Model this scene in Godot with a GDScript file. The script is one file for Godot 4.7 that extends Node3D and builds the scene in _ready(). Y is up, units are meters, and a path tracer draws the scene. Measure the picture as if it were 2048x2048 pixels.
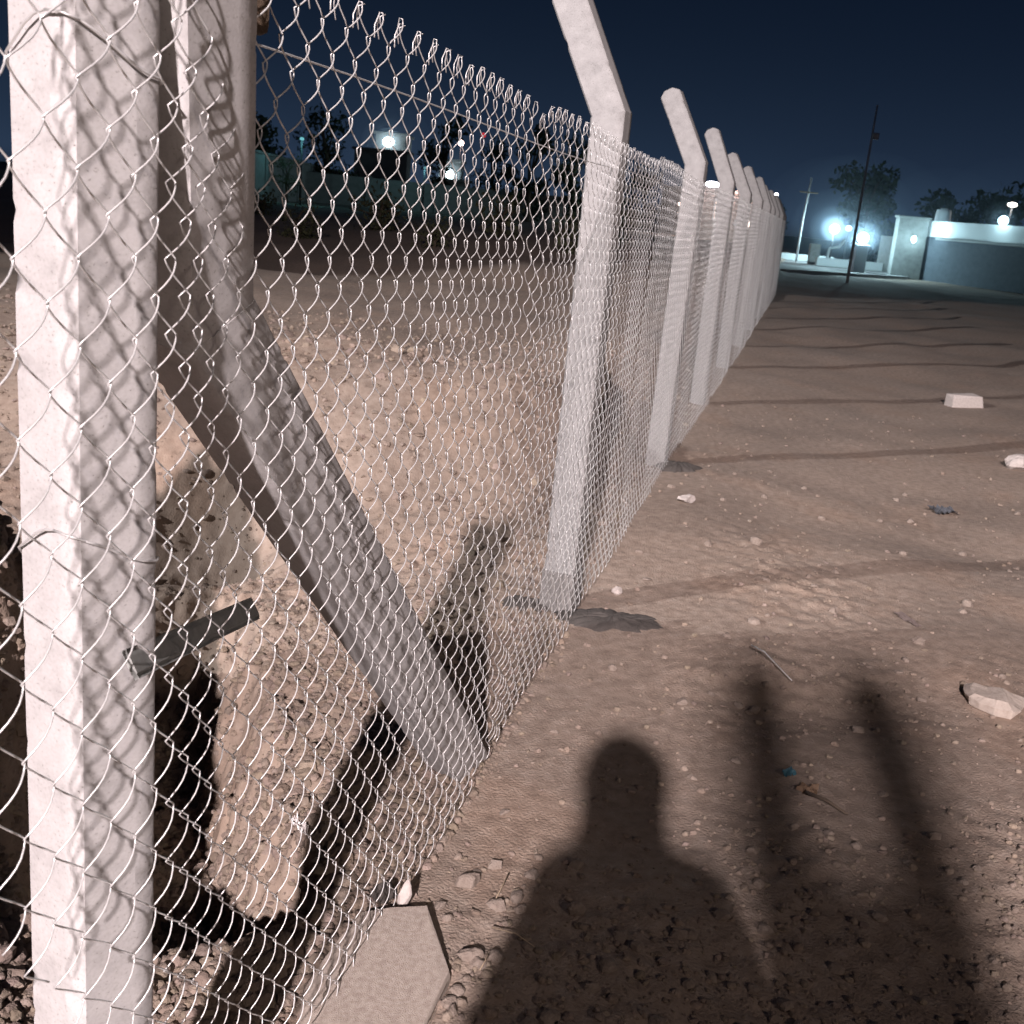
extends Node3D

const P2 := Vector3(0.303, 0.0, -4.187)          # the foot of the netting beside the second post
var along := Vector3(0.2288, 0.0, -0.9735)        # along the fence, away from the camera
var side := Vector3(0.9735, 0.0, 0.2288)          # square to the fence, towards the path
var rng := RandomNumberGenerator.new()
var n_big := FastNoiseLite.new()
var n_mid := FastNoiseLite.new()
var n_fine := FastNoiseLite.new()
var n_clod := FastNoiseLite.new()
var M := {}

# ---------------------------------------------------------------- helpers
func lin(r: float, g: float, b: float) -> Color:
	return Color(r, g, b).linear_to_srgb()

func tag(o: Node, label: String, category: String, group := "") -> Node:
	o.set_meta("label", label)
	o.set_meta("category", category)
	if group != "":
		o.set_meta("group", group)
	return o

func thing(called: String, label: String, category: String, at := Vector3.ZERO, group := "") -> Node3D:
	var o := Node3D.new()
	o.name = called
	o.position = at
	add_child(o, true)
	tag(o, label, category, group)
	return o

func part(called: String, mesh: Mesh, mat: Material, parent: Node = self, at := Vector3.ZERO) -> MeshInstance3D:
	var o := MeshInstance3D.new()
	o.name = called
	o.mesh = mesh
	o.material_override = mat
	o.position = at
	parent.add_child(o, true)
	return o

func noise_tex(seed_: int, freq: float, ramp: Array, size := 512, normal := false, kind := FastNoiseLite.TYPE_SIMPLEX_SMOOTH, octaves := 5) -> NoiseTexture2D:
	var n := FastNoiseLite.new()
	n.seed = seed_
	n.noise_type = kind
	n.frequency = freq
	n.fractal_octaves = octaves
	n.fractal_gain = 0.6
	var t := NoiseTexture2D.new()
	t.width = size
	t.height = size
	t.seamless = true
	t.noise = n
	t.as_normal_map = normal
	if ramp.size():
		var g := Gradient.new()
		var offs := PackedFloat32Array()
		var cols := PackedColorArray()
		for e in ramp:
			offs.append(e[0])
			cols.append(e[1])
		g.offsets = offs
		g.colors = cols
		t.color_ramp = g
	return t

func mat(color: Color, rough := 0.9, metal := 0.0) -> StandardMaterial3D:
	var m := StandardMaterial3D.new()
	m.albedo_color = color
	m.roughness = rough
	m.metallic = metal
	return m

func textured(m: StandardMaterial3D, tex: Texture2D, scale: float, bump: Texture2D = null, depth := 0.2) -> StandardMaterial3D:
	m.albedo_texture = tex
	m.uv1_triplanar = true
	m.uv1_world_triplanar = true
	m.uv1_scale = Vector3.ONE * scale
	if bump:
		m.heightmap_enabled = true
		m.heightmap_texture = bump
		m.heightmap_scale = depth
	return m

func emitter(color: Color, energy: float) -> StandardMaterial3D:
	var m := mat(Color(0.9, 0.9, 0.9), 0.5)
	m.emission_enabled = true
	m.emission = color
	m.emission_energy_multiplier = energy
	return m

func box(size: Vector3, bevel := 0.0) -> Mesh:
	if bevel <= 0.0:
		var b := BoxMesh.new()
		b.size = size
		return b
	var h := size * 0.5
	var st := SurfaceTool.new()
	st.begin(Mesh.PRIMITIVE_TRIANGLES)
	st.set_smooth_group(-1)
	var pts := []
	for sx in [-1, 1]:
		for sy in [-1, 1]:
			for sz in [-1, 1]:
				for ax in 3:
					var p := Vector3(sx * (h.x - bevel), sy * (h.y - bevel), sz * (h.z - bevel))
					p[ax] = [sx, sy, sz][ax] * h[ax]
					pts.append(p)
	hull(st, pts)
	st.generate_normals()
	return st.commit()

# the convex hull of a few points, as flat faces (small point sets only)
func hull(st: SurfaceTool, pts: Array) -> void:
	var n := pts.size()
	var planes := []
	for i in n:
		for j in range(i + 1, n):
			for k in range(j + 1, n):
				var a: Vector3 = pts[i]
				var nn: Vector3 = (pts[j] - a).cross(pts[k] - a)
				if nn.length() < 1e-9:
					continue
				nn = nn.normalized()
				var pos := false
				var neg := false
				var on := []
				for q in pts:
					var d: float = nn.dot(q - a)
					if d > 1e-5:
						pos = true
					elif d < -1e-5:
						neg = true
					else:
						on.append(q)
					if pos and neg:
						break
				if pos and neg:
					continue
				if pos:
					nn = -nn
				var known := false
				for p in planes:
					if nn.dot(p[0]) > 0.99999 and absf(nn.dot(a) - p[1]) < 1e-4:
						known = true
						break
				if known:
					continue
				planes.append([nn, nn.dot(a)])
				var mid := Vector3.ZERO
				for q in on:
					mid += q / on.size()
				var u: Vector3 = (on[0] - mid).normalized()
				var v := nn.cross(u)
				on.sort_custom(func(x, y): return atan2((x - mid).dot(v), (x - mid).dot(u)) > atan2((y - mid).dot(v), (y - mid).dot(u)))
				for q in range(1, on.size() - 1):
					tri(st, on[0], on[q], on[q + 1])

func tri(st: SurfaceTool, a: Vector3, b: Vector3, c: Vector3) -> void:
	st.add_vertex(a)
	st.add_vertex(b)
	st.add_vertex(c)

func quad(st: SurfaceTool, a: Vector3, b: Vector3, c: Vector3, d: Vector3) -> void:
	tri(st, a, b, c)
	tri(st, a, c, d)

func tube(st: SurfaceTool, path: PackedVector3Array, r: float, sides: int, r2 := -1.0) -> void:
	var rings := []
	var ref := Vector3.UP
	var n := path.size()
	for i in n:
		var t := (path[mini(i + 1, n - 1)] - path[maxi(i - 1, 0)]).normalized()
		if absf(t.dot(ref)) > 0.95:
			ref = Vector3.RIGHT if absf(t.x) < 0.8 else Vector3.BACK
		var u := t.cross(ref).normalized()
		var v := u.cross(t)
		var rr := r if r2 < 0.0 else lerpf(r, r2, float(i) / (n - 1))
		var ring := PackedVector3Array()
		for k in sides:
			var a := TAU * k / sides
			ring.append(path[i] + (u * cos(a) + v * sin(a)) * rr)
		rings.append(ring)
	for i in n - 1:
		for k in sides:
			var k2 := (k + 1) % sides
			quad(st, rings[i][k], rings[i][k2], rings[i + 1][k2], rings[i + 1][k])
	for k in range(1, sides - 1):
		tri(st, rings[0][0], rings[0][k + 1], rings[0][k])
		tri(st, rings[n - 1][0], rings[n - 1][k], rings[n - 1][k + 1])

func tube_mesh(path: PackedVector3Array, r: float, sides := 8, r2 := -1.0) -> Mesh:
	var st := SurfaceTool.new()
	st.begin(Mesh.PRIMITIVE_TRIANGLES)
	st.set_smooth_group(0)
	tube(st, path, r, sides, r2)
	st.generate_normals()
	return st.commit()

func fence(s: float, off: float, h: float) -> Vector3:
	return P2 + along * s + side * off + Vector3.UP * h

func fence_sf(x: float, z: float) -> Vector2:
	var d := Vector3(x - P2.x, 0, z - P2.z)
	return Vector2(d.dot(along), d.dot(side))

func gauss(x: float, z: float, cx: float, cz: float, rx: float, rz: float) -> float:
	return exp(-(((x - cx) / rx) ** 2) - (((z - cz) / rz) ** 2))

# how broken up the soil is at a place: 0 trodden smooth, 1 rubble
func rough_at(x: float, z: float) -> float:
	var f := fence_sf(x, z)
	var r := 0.18
	r = maxf(r, 0.9 * smoothstep(0.0, -0.35, f.y) * smoothstep(-13.0, -9.0, z))
	r = maxf(r, gauss(x, z, 1.05, -3.55, 0.5, 0.35))
	r = maxf(r, gauss(x, z, 0.45, -1.75, 0.55, 0.4) * 0.95)
	r = maxf(r, 0.9 * gauss(x, z, 1.55, -2.1, 0.6, 0.75))
	r = maxf(r, 0.8 * gauss(x, z, 1.25, -4.8, 0.35, 0.8))
	r = maxf(r, 0.75 * gauss(x, z, 0.05, -1.9, 0.2, 0.3))
	r = maxf(r, 0.7 * gauss(x, z, 2.1, -3.6, 0.5, 0.5))
	r = maxf(r, 0.6 * gauss(x, z, 1.3, -7.2, 0.4, 1.0))
	r = maxf(r, 0.85 * gauss(x, z, 0.35, -1.95, 0.55, 0.45))
	r = maxf(r, 0.6 * gauss(x, z, 0.75, -2.4, 0.3, 0.5))
	return clampf(r * (0.75 + 0.5 * n_mid.get_noise_2d(x * 0.7 + 40.0, z * 0.7)), 0.0, 1.0)

func ground(x: float, z: float) -> float:
	var f := fence_sf(x, z)
	var near := smoothstep(-40.0, -12.0, z)
	var h := n_big.get_noise_2d(x, z) * 0.07 * (1.0 - 0.6 * smoothstep(0.7, 0.0, absf(f.y)))
	# low bank along the netting on the path side, and the broken ridge in the path
	h += 0.05 * gauss(f.y, f.x, 0.25, 1.9, 0.45, 1.1)
	h += 0.022 * smoothstep(-3.3, -3.62, z + 0.45 * (x - 1.1)) * gauss(x, z, 1.2, -4.0, 0.7, 0.9)
	h -= 0.03 * gauss(x, z, 0.95, -3.45, 0.3, 0.16)
	# field side
	var field := smoothstep(-0.1, -0.95, f.y)
	if field > 0.0:
		var crest := -6.7 + 0.5 * n_mid.get_noise_2d(x * 0.3, 7.0) + 0.25 * x
		var up := smoothstep(-4.5, crest, z)
		var back := smoothstep(crest - 0.1, crest - 2.3, z)
		h += field * (0.54 * up - 0.26 * back) * (1.0 + 0.18 * n_mid.get_noise_2d(x * 0.55, z * 0.55 + 9.0))
		h -= field * 0.06 * (1.0 - up)
		# far bank up to the boundary wall
		h += field * 0.55 * smoothstep(-19.5, -30.0, z + 1.5 * n_mid.get_noise_2d(x * 0.2, 3.0))
		h -= field * 0.25 * gauss(x, z, -6.0, -19.5, 12.0, 1.6)
	# trench beside the corner post, and heaps added out of view at left to shade it
	var ax := Vector2(-0.30, -0.954)
	var d := Vector2(x + 0.86, z + 2.6)
	var t := d.dot(ax)
	var w := d.x * -ax.y + d.y * ax.x
	w += 0.10 * n_mid.get_noise_2d(x * 1.6, z * 1.6) + 0.05 * n_fine.get_noise_2d(x * 0.9, z * 0.9)
	var dug := (1.0 - smoothstep(0.25, 0.6, absf(w))) * smoothstep(-1.0, -0.5, t) * smoothstep(2.1, 1.5, t)
	h += dug * (0.05 * n_mid.get_noise_2d(x * 4.0 + 5.0, z * 4.0) + 0.035 * n_fine.get_noise_2d(x * 1.3, z * 1.3))
	h -= 0.48 * (1.0 - smoothstep(0.13, 0.38, absf(w))) * smoothstep(-0.75, -0.35, t) * smoothstep(1.75, 1.25, t)
	h -= 0.45 * gauss(x, z, -1.45, -5.0, 0.6, 0.45) * (1.0 + 0.5 * n_mid.get_noise_2d(x * 1.5, z * 1.5))
	h += 1.42 * gauss(x, z, -1.66, -2.5, 0.5, 0.55) * (1.0 + 0.35 * n_mid.get_noise_2d(x * 1.3 + 3.0, z * 1.3) + 0.12 * n_fine.get_noise_2d(x, z))  # unseen heap added to throw shade over the dug ground
	h += 0.85 * gauss(x, z, -1.2, -1.3, 0.3, 0.45) * (1.0 + 0.3 * n_mid.get_noise_2d(x * 2.0, z * 2.0 + 8.0))  # nearer lobe of the added shading heap
	if near > 0.0:
		var r := rough_at(x, z)
		h += near * n_mid.get_noise_2d(x, z) * (0.006 + 0.027 * r)
		h += near * n_fine.get_noise_2d(x, z) * (0.0012 + 0.017 * r)
		if r > 0.2 and z > -11.0:
			h += n_clod.get_noise_2d(x, z) * -0.022 * (r - 0.15)
	return h

func spread(lo: float, hi: float, a: float, b: float, step: float, growth: float) -> PackedFloat32Array:
	var out: Array = []
	var v := a
	while v < b:
		out.append(v)
		v += step
	out.append(b)
	var s := step
	v = b
	while v < hi:
		s *= growth
		v = minf(v + s, hi)
		out.append(v)
	s = step
	v = a
	while v > lo:
		s *= growth
		v = maxf(v - s, lo)
		out.push_front(v)
	return PackedFloat32Array(out)

func make_ground() -> void:
	var xs := spread(-320.0, 320.0, -1.6, 2.0, 0.017, 1.045)
	var zs := spread(-420.0, 60.0, -5.2, -1.55, 0.016, 1.028)
	var nx := xs.size()
	var nz := zs.size()
	var v := PackedVector3Array()
	var c := PackedColorArray()
	v.resize(nx * nz)
	c.resize(nx * nz)
	for j in nz:
		for i in nx:
			var x := xs[i]
			var z := zs[j]
			v[j * nx + i] = Vector3(x, ground(x, z), z)
			var a := 0.5 + 0.5 * n_mid.get_noise_2d(x * 0.35 + 11.0, z * 0.35)
			var b := 0.5 + 0.5 * n_big.get_noise_2d(x * 2.0, z * 2.0 + 70.0)
			var col := Color(0.97, 0.95, 0.92).lerp(Color(1.0, 0.92, 0.84), a)
			col = col.lerp(Color(0.74, 0.70, 0.66), smoothstep(0.35, 0.75, b) * 0.7)
			var c2 := n_mid.get_noise_2d(x * 1.1 + 50.0, z * 0.9)
			col = col.lerp(Color(1.0, 0.88, 0.78), smoothstep(0.15, 0.5, c2) * 0.6)
			c[j * nx + i] = col
	var nn := PackedVector3Array()
	nn.resize(nx * nz)
	for j in nz:
		for i in nx:
			var du := v[j * nx + mini(i + 1, nx - 1)] - v[j * nx + maxi(i - 1, 0)]
			var dv := v[mini(j + 1, nz - 1) * nx + i] - v[maxi(j - 1, 0) * nx + i]
			nn[j * nx + i] = dv.cross(du).normalized()
	var idx := PackedInt32Array()
	idx.resize((nx - 1) * (nz - 1) * 6)
	var q := 0
	for j in nz - 1:
		for i in nx - 1:
			var a := j * nx + i
			idx[q] = a
			idx[q + 1] = a + 1
			idx[q + 2] = a + nx
			idx[q + 3] = a + 1
			idx[q + 4] = a + nx + 1
			idx[q + 5] = a + nx
			q += 6
	var arr := []
	arr.resize(Mesh.ARRAY_MAX)
	arr[Mesh.ARRAY_VERTEX] = v
	arr[Mesh.ARRAY_NORMAL] = nn
	arr[Mesh.ARRAY_COLOR] = c
	arr[Mesh.ARRAY_INDEX] = idx
	var m := ArrayMesh.new()
	m.add_surface_from_arrays(Mesh.PRIMITIVE_TRIANGLES, arr)
	var o := part("ground", m, M.dirt)
	o.set_meta("kind", "structure")
	o.set_meta("label", "bare brown earth with clods, ridges and a spoil slope")

# ---------------------------------------------------------------- stones
func rock_mesh(seed_: int, squash: float, angular: float, detail := 2) -> Mesh:
	var n := FastNoiseLite.new()
	n.seed = seed_
	n.frequency = 0.9
	var s := SphereMesh.new()
	s.radius = 1.0
	s.height = 2.0
	s.radial_segments = 6 + detail * 3
	s.rings = 3 + detail
	var st := SurfaceTool.new()
	st.create_from(s, 0)
	var arr := st.commit_to_arrays()
	var v: PackedVector3Array = arr[Mesh.ARRAY_VERTEX]
	var cuts := []
	var r := RandomNumberGenerator.new()
	r.seed = seed_
	for k in 9:
		cuts.append([Vector3(r.randf_range(-1, 1), r.randf_range(-1, 1), r.randf_range(-1, 1)).normalized(), r.randf_range(0.55, 0.9)])
	for i in v.size():
		var p := v[i]
		for e in cuts:
			var over: float = p.dot(e[0]) - e[1]
			if over > 0.0:
				p -= e[0] * over * angular
		p *= 1.0 + 0.16 * n.get_noise_3dv(p * 1.4)
		v[i] = Vector3(p.x, p.y * squash, p.z)
	var idx: PackedInt32Array = arr[Mesh.ARRAY_INDEX]
	var out := SurfaceTool.new()
	out.begin(Mesh.PRIMITIVE_TRIANGLES)
	out.set_smooth_group(-1)
	for i in idx.size():
		out.add_vertex(v[idx[i]])
	out.generate_normals()
	return out.commit()

func scatter(called: String, label: String, meshes: Array, count: int, where: Callable, material: Material) -> void:
	var root := Node3D.new()
	root.name = called
	root.set_meta("kind", "stuff")
	root.set_meta("label", label)
	root.set_meta("category", "stones")
	add_child(root, true)
	var lists := []
	for m in meshes:
		lists.append([])
	for i in count:
		var p = where.call()
		if p != null:
			lists[rng.randi() % meshes.size()].append(p)
	for k in meshes.size():
		var mm := MultiMesh.new()
		mm.transform_format = MultiMesh.TRANSFORM_3D
		mm.use_colors = true
		mm.mesh = meshes[k]
		mm.instance_count = lists[k].size()
		for i in lists[k].size():
			mm.set_instance_transform(i, lists[k][i])
			var g := rng.randf_range(0.75, 1.2)
			mm.set_instance_color(i, Color(g, g * rng.randf_range(0.94, 1.0), g * rng.randf_range(0.88, 0.98)))
		var o := MultiMeshInstance3D.new()
		o.name = "stones"
		o.multimesh = mm
		o.material_override = material
		o.set_meta("kind", "stuff")
		root.add_child(o, true)

func placed(x: float, z: float, r: float, sink := 0.35) -> Transform3D:
	var b := Basis(Vector3.UP, rng.randf() * TAU) * Basis(Vector3.RIGHT, rng.randf_range(-0.4, 0.4))
	b = b.scaled_local(Vector3(rng.randf_range(0.8, 1.3), rng.randf_range(0.7, 1.1), rng.randf_range(0.8, 1.2)) * r)
	return Transform3D(b, Vector3(x, ground(x, z) + r * (0.5 - sink), z))

# ---------------------------------------------------------------- concrete posts
# a square bar swept from foot to tip; the corners are chamfered and chipped, and the ends mitred
func bar_mesh(a: Vector3, b: Vector3, na: Vector3, nb: Vector3, in_plane: Vector3, out_plane: Vector3, w: float, t: float, seed_: int, round_tip := false, step := 0.022) -> Mesh:
	var n := FastNoiseLite.new()
	n.seed = seed_
	n.frequency = 9.0
	var n2 := FastNoiseLite.new()
	n2.seed = seed_ + 5
	n2.frequency = 34.0
	var dir := (b - a).normalized()
	var u := (in_plane - dir * in_plane.dot(dir)).normalized()
	var v := out_plane.normalized()
	var ch := 0.007
	var sec := []
	for c in [[1, 1], [-1, 1], [-1, -1], [1, -1]]:
		var sx: float = c[0]
		var sy: float = c[1]
		var p1 := Vector2(sx * (w / 2 - ch), sy * t / 2)
		var p2 := Vector2(sx * w / 2, sy * (t / 2 - ch))
		if sx * sy > 0:
			sec.append_array([[p2, 1.0], [p1, 1.0]])
		else:
			sec.append_array([[p1, 1.0], [p2, 1.0]])
		var nxt: Vector2 = [Vector2(-1, 1), Vector2(-1, -1), Vector2(1, -1), Vector2(1, 1)][[[1, 1], [-1, 1], [-1, -1], [1, -1]].find(c)]
		var q := Vector2(nxt.x * w / 2, nxt.y * t / 2)
		var e := Vector2(sx * w / 2, sy * t / 2)
		for k in [0.3, 0.7]:
			sec.append([e.lerp(q, k), 0.25])
	var m := sec.size()
	var length := (b - a).length()
	var steps := maxi(2, int(length / step))
	var rings := []
	for i in steps + 1:
		var f := float(i) / steps
		var ring := PackedVector3Array()
		for k in m:
			var o: Vector2 = sec[k][0]
			var amp: float = sec[k][1]
			var at := a + dir * (length * f)
			var key := at + u * o.x + v * o.y
			var jig := n.get_noise_3dv(key) * 0.0005 + maxf(0.0, n2.get_noise_3dv(key) - 0.34) * 0.03 * smoothstep(0.5, 1.0, amp)
			var o2 := o * (1.0 - jig * amp / (w * 0.5))
			var p := u * o2.x + v * o2.y
			# mitre: slide along dir until the ring lies in the end plane
			var sa := -p.dot(na) / dir.dot(na)
			var sb := -p.dot(nb) / dir.dot(nb)
			if round_tip:
				sb = -(o2.x * o2.x) / (w * 0.85)
			ring.append(a + dir * lerpf(sa, length + sb, f) + p)
		rings.append(ring)
	var st := SurfaceTool.new()
	st.begin(Mesh.PRIMITIVE_TRIANGLES)
	var groups := PackedInt32Array()
	for i in steps:
		for k in m:
			st.set_smooth_group(k / 2 * 2 if k % 4 < 2 else 50 + k / 4)
			var k2 := (k + 1) % m
			quad(st, rings[i][k], rings[i + 1][k], rings[i + 1][k2], rings[i][k2])
	st.set_smooth_group(-1)
	for e in [0, steps]:
		var mid := Vector3.ZERO
		for p in rings[e]:
			mid += p / m
		for k in m:
			var k2 := (k + 1) % m
			if e == 0:
				tri(st, mid, rings[0][k], rings[0][k2])
			else:
				tri(st, mid, rings[e][k2], rings[e][k])
	st.generate_normals()
	return st.commit()

# a fence post of cast concrete: a straight shaft and a cranked arm, both in the plane square to face
func bent_post(parent: Node3D, foot: Vector3, bend: Vector3, tip: Vector3, face: Vector3, w: float, t: float, seed_: int, step := 0.022, material: Material = null) -> void:
	var d1 := (bend - foot).normalized()
	var d2 := (tip - bend).normalized()
	var mitre := (d1 + d2).normalized()
	var inp := d1.cross(face).normalized()
	if not material:
		material = M.concrete
	part("shaft", bar_mesh(foot, bend, d1, mitre, inp, face, w, t, seed_, false, step), material, parent)
	part("arm", bar_mesh(bend, tip, mitre, d2, inp, face, w * 0.98, t * 0.98, seed_ + 1, true, step), material, parent)

func puddle_mesh(r: float, h: float, seed_: int, stretch := Vector2.ONE) -> Mesh:
	var n := FastNoiseLite.new()
	n.seed = seed_
	n.frequency = 1.1
	var st := SurfaceTool.new()
	st.begin(Mesh.PRIMITIVE_TRIANGLES)
	st.set_smooth_group(0)
	var rings := []
	for j in 7:
		var ring := []
		for k in 72:
			var a := TAU * k / 72
			var c := Vector2(cos(a), sin(a))
			var rr := r * (1.0 + 0.36 * n.get_noise_2dv(c * 1.2) + 0.22 * n.get_noise_2dv(c * 4.0) + 0.12 * n.get_noise_2dv(c * 13.0)) * j / 6.0
			var y := h * (1.0 - (j / 6.0) ** 3) - 0.02 * (j / 6.0) ** 6 + 0.5 * h * n.get_noise_2dv(c * rr * 22.0)
			ring.append(Vector3(c.x * rr * stretch.x, y, c.y * rr * stretch.y))
		rings.append(ring)
	for j in 6:
		for k in 72:
			var k2 := (k + 1) % 72
			quad(st, rings[j][k], rings[j][k2], rings[j + 1][k2], rings[j + 1][k])
	st.generate_normals()
	return st.commit()

# ---------------------------------------------------------------- chain link
func warp(s: float, h: float) -> Vector3:
	return Vector3(
		n_mid.get_noise_2d(s * 0.8, h * 0.8 + 31.0) * 0.012,
		n_mid.get_noise_2d(s * 0.8 + 60.0, h * 0.8) * 0.012,
		n_mid.get_noise_2d(s * 0.35 + 90.0, h * 0.35) * 0.03 + 0.028 * exp(-((s + 3.12) / 0.16) ** 2))

func net_low(s: float) -> float:
	if s < -3.16:
		return lerpf(0.72, 0.42, clampf((s + 3.32) / 0.16, 0, 1))
	return lerpf(0.30, 0.0, smoothstep(-3.16, -2.35, s))

const HALF := 0.0395
const PITCH := 0.04
func wire(k: int, top: float, segs: int, sides: int, st: SurfaceTool, hooks := true) -> void:
	var s0 := k * PITCH
	var low := net_low(s0)
	var n := int((top - low) / HALF)
	var even := absi(k) % 2 == 0
	var path := PackedVector3Array()
	# counted from the top down, so that neighbours meet in pairs at the selvage
	var jit := rng.randf_range(-0.004, 0.004)
	var rr := rng.randf_range(0.9, 1.1)
	if hooks:
		var dir := 1.0 if even else -1.0
		for q in [Vector3(0.030, -0.030, -0.006), Vector3(0.026, -0.012, -0.008), Vector3(0.020, 0.006, -0.003), Vector3(0.015, 0.004, 0.004)]:
			var w := warp(s0, top)
			path.append(fence(s0 + dir * q.x + w.x, q.z + w.z, top + jit + q.y + w.y))
	for i in n:
		var right_first := (i % 2 == 0) == even       # this half turn starts on the far side
		for j in segs:
			var t := float(j) / segs
			var tr := 1.0 - 2.0 * t
			var x := (tr * 0.92 + 0.08 * cos(PI * t)) * 0.0212 * (1.0 if right_first else -1.0)
			# wound as a flat spiral: one diagonal lies in front, the other behind
			var o := sin(PI * t) * (0.0075 if right_first else -0.0035) + (0.002 * cos(PI * t) * (1.0 if right_first else -1.0))
			var h := top - (i + t) * HALF
			var w := warp(s0, h)
			path.append(fence(s0 + x * rr + w.x, o + w.z, h + w.y + (jit if i < 1 else 0.0)))
	if path.size() > 2:
		tube(st, path, 0.0011, sides)

func netting(label: String, k0: int, k1: int, top: Callable, segs: int, sides: int, single := false) -> void:
	var root := thing("chain_link_netting", label, "fence netting", Vector3.ZERO)
	var st := SurfaceTool.new()
	if single:
		st.begin(Mesh.PRIMITIVE_TRIANGLES)
		st.set_smooth_group(0)
	for k in range(k0, k1):
		if not single:
			st = SurfaceTool.new()
			st.begin(Mesh.PRIMITIVE_TRIANGLES)
			st.set_smooth_group(0)
		wire(k, top.call(k * PITCH), segs, sides, st, true)
		if not single:
			st.generate_normals()
			part("wire", st.commit(), M.wire, root)
	if single:
		st.generate_normals()
		part("wire", st.commit(), M.wire, root).set_meta("kind", "stuff")

# ---------------------------------------------------------------- trees
func leaf_tree(called: String, label: String, at: Vector3, height: float, radius: float, leaves: int, material: Material, seed_: int, low := 0.35) -> void:
	var r := RandomNumberGenerator.new()
	r.seed = seed_
	var root := thing(called, label, "tree", at)
	var st := SurfaceTool.new()
	st.begin(Mesh.PRIMITIVE_TRIANGLES)
	st.set_smooth_group(0)
	var top := height * 0.75
	tube(st, PackedVector3Array([Vector3(0, -0.3, 0), Vector3(r.randf_range(-0.1, 0.1), top * 0.5, 0), Vector3(r.randf_range(-0.3, 0.3), top, r.randf_range(-0.3, 0.3))]), radius * 0.09, 8, radius * 0.03)
	var blobs := []
	for i in 11:
		var a := r.randf() * TAU
		var y := lerpf(low, 1.0, r.randf()) * height
		var rad := radius * r.randf_range(0.25, 0.85) * (1.0 - 0.45 * absf(y / height - 0.62) / 0.4)
		var c := Vector3(cos(a) * rad, y - 0.12 * height, sin(a) * rad)
		blobs.append([c, radius * r.randf_range(0.28, 0.5)])
		tube(st, PackedVector3Array([Vector3(0, maxf(0.3 * height, c.y * 0.6), 0), c * 0.55 + Vector3(0, c.y * 0.35, 0), c]), radius * 0.035, 5, radius * 0.01)
	st.generate_normals()
	part("trunk", st.commit(), M.bark, root)
	var lf := SurfaceTool.new()
	lf.begin(Mesh.PRIMITIVE_TRIANGLES)
	lf.set_smooth_group(-1)
	for i in leaves:
		var e = blobs[r.randi() % blobs.size()]
		var d := Vector3(r.randfn(), r.randfn() * 0.8, r.randfn()).normalized() * pow(r.randf(), 0.4) * float(e[1])
		var c: Vector3 = e[0] + d
		var size := radius * r.randf_range(0.05, 0.1)
		var u := Vector3(r.randfn(), r.randfn(), r.randfn()).normalized()
		var v := u.cross(Vector3(r.randfn(), r.randfn(), r.randfn())).normalized()
		quad(lf, c - u * size, c - v * size * 0.45, c + u * size, c + v * size * 0.45)
	lf.generate_normals()
	part("crown", lf.commit(), material, root)

func lamp(at: Vector3, color: Color, energy: float) -> OmniLight3D:
	var l := OmniLight3D.new()
	l.name = "lamp_light"
	l.light_color = color
	l.light_energy = energy
	l.light_size = 0.12
	l.omni_range = 80.0
	l.omni_attenuation = 2.0
	l.shadow_enabled = true
	l.position = at
	return l

func wall_between(a: Vector3, b: Vector3, h: float, thick: float) -> Array:
	var d := b - a
	d.y = 0
	var yaw := atan2(-d.z, d.x)
	return [box(Vector3(d.length(), h, thick), 0.0), Vector3((a.x + b.x) / 2, 0, (a.z + b.z) / 2), yaw]

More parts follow.
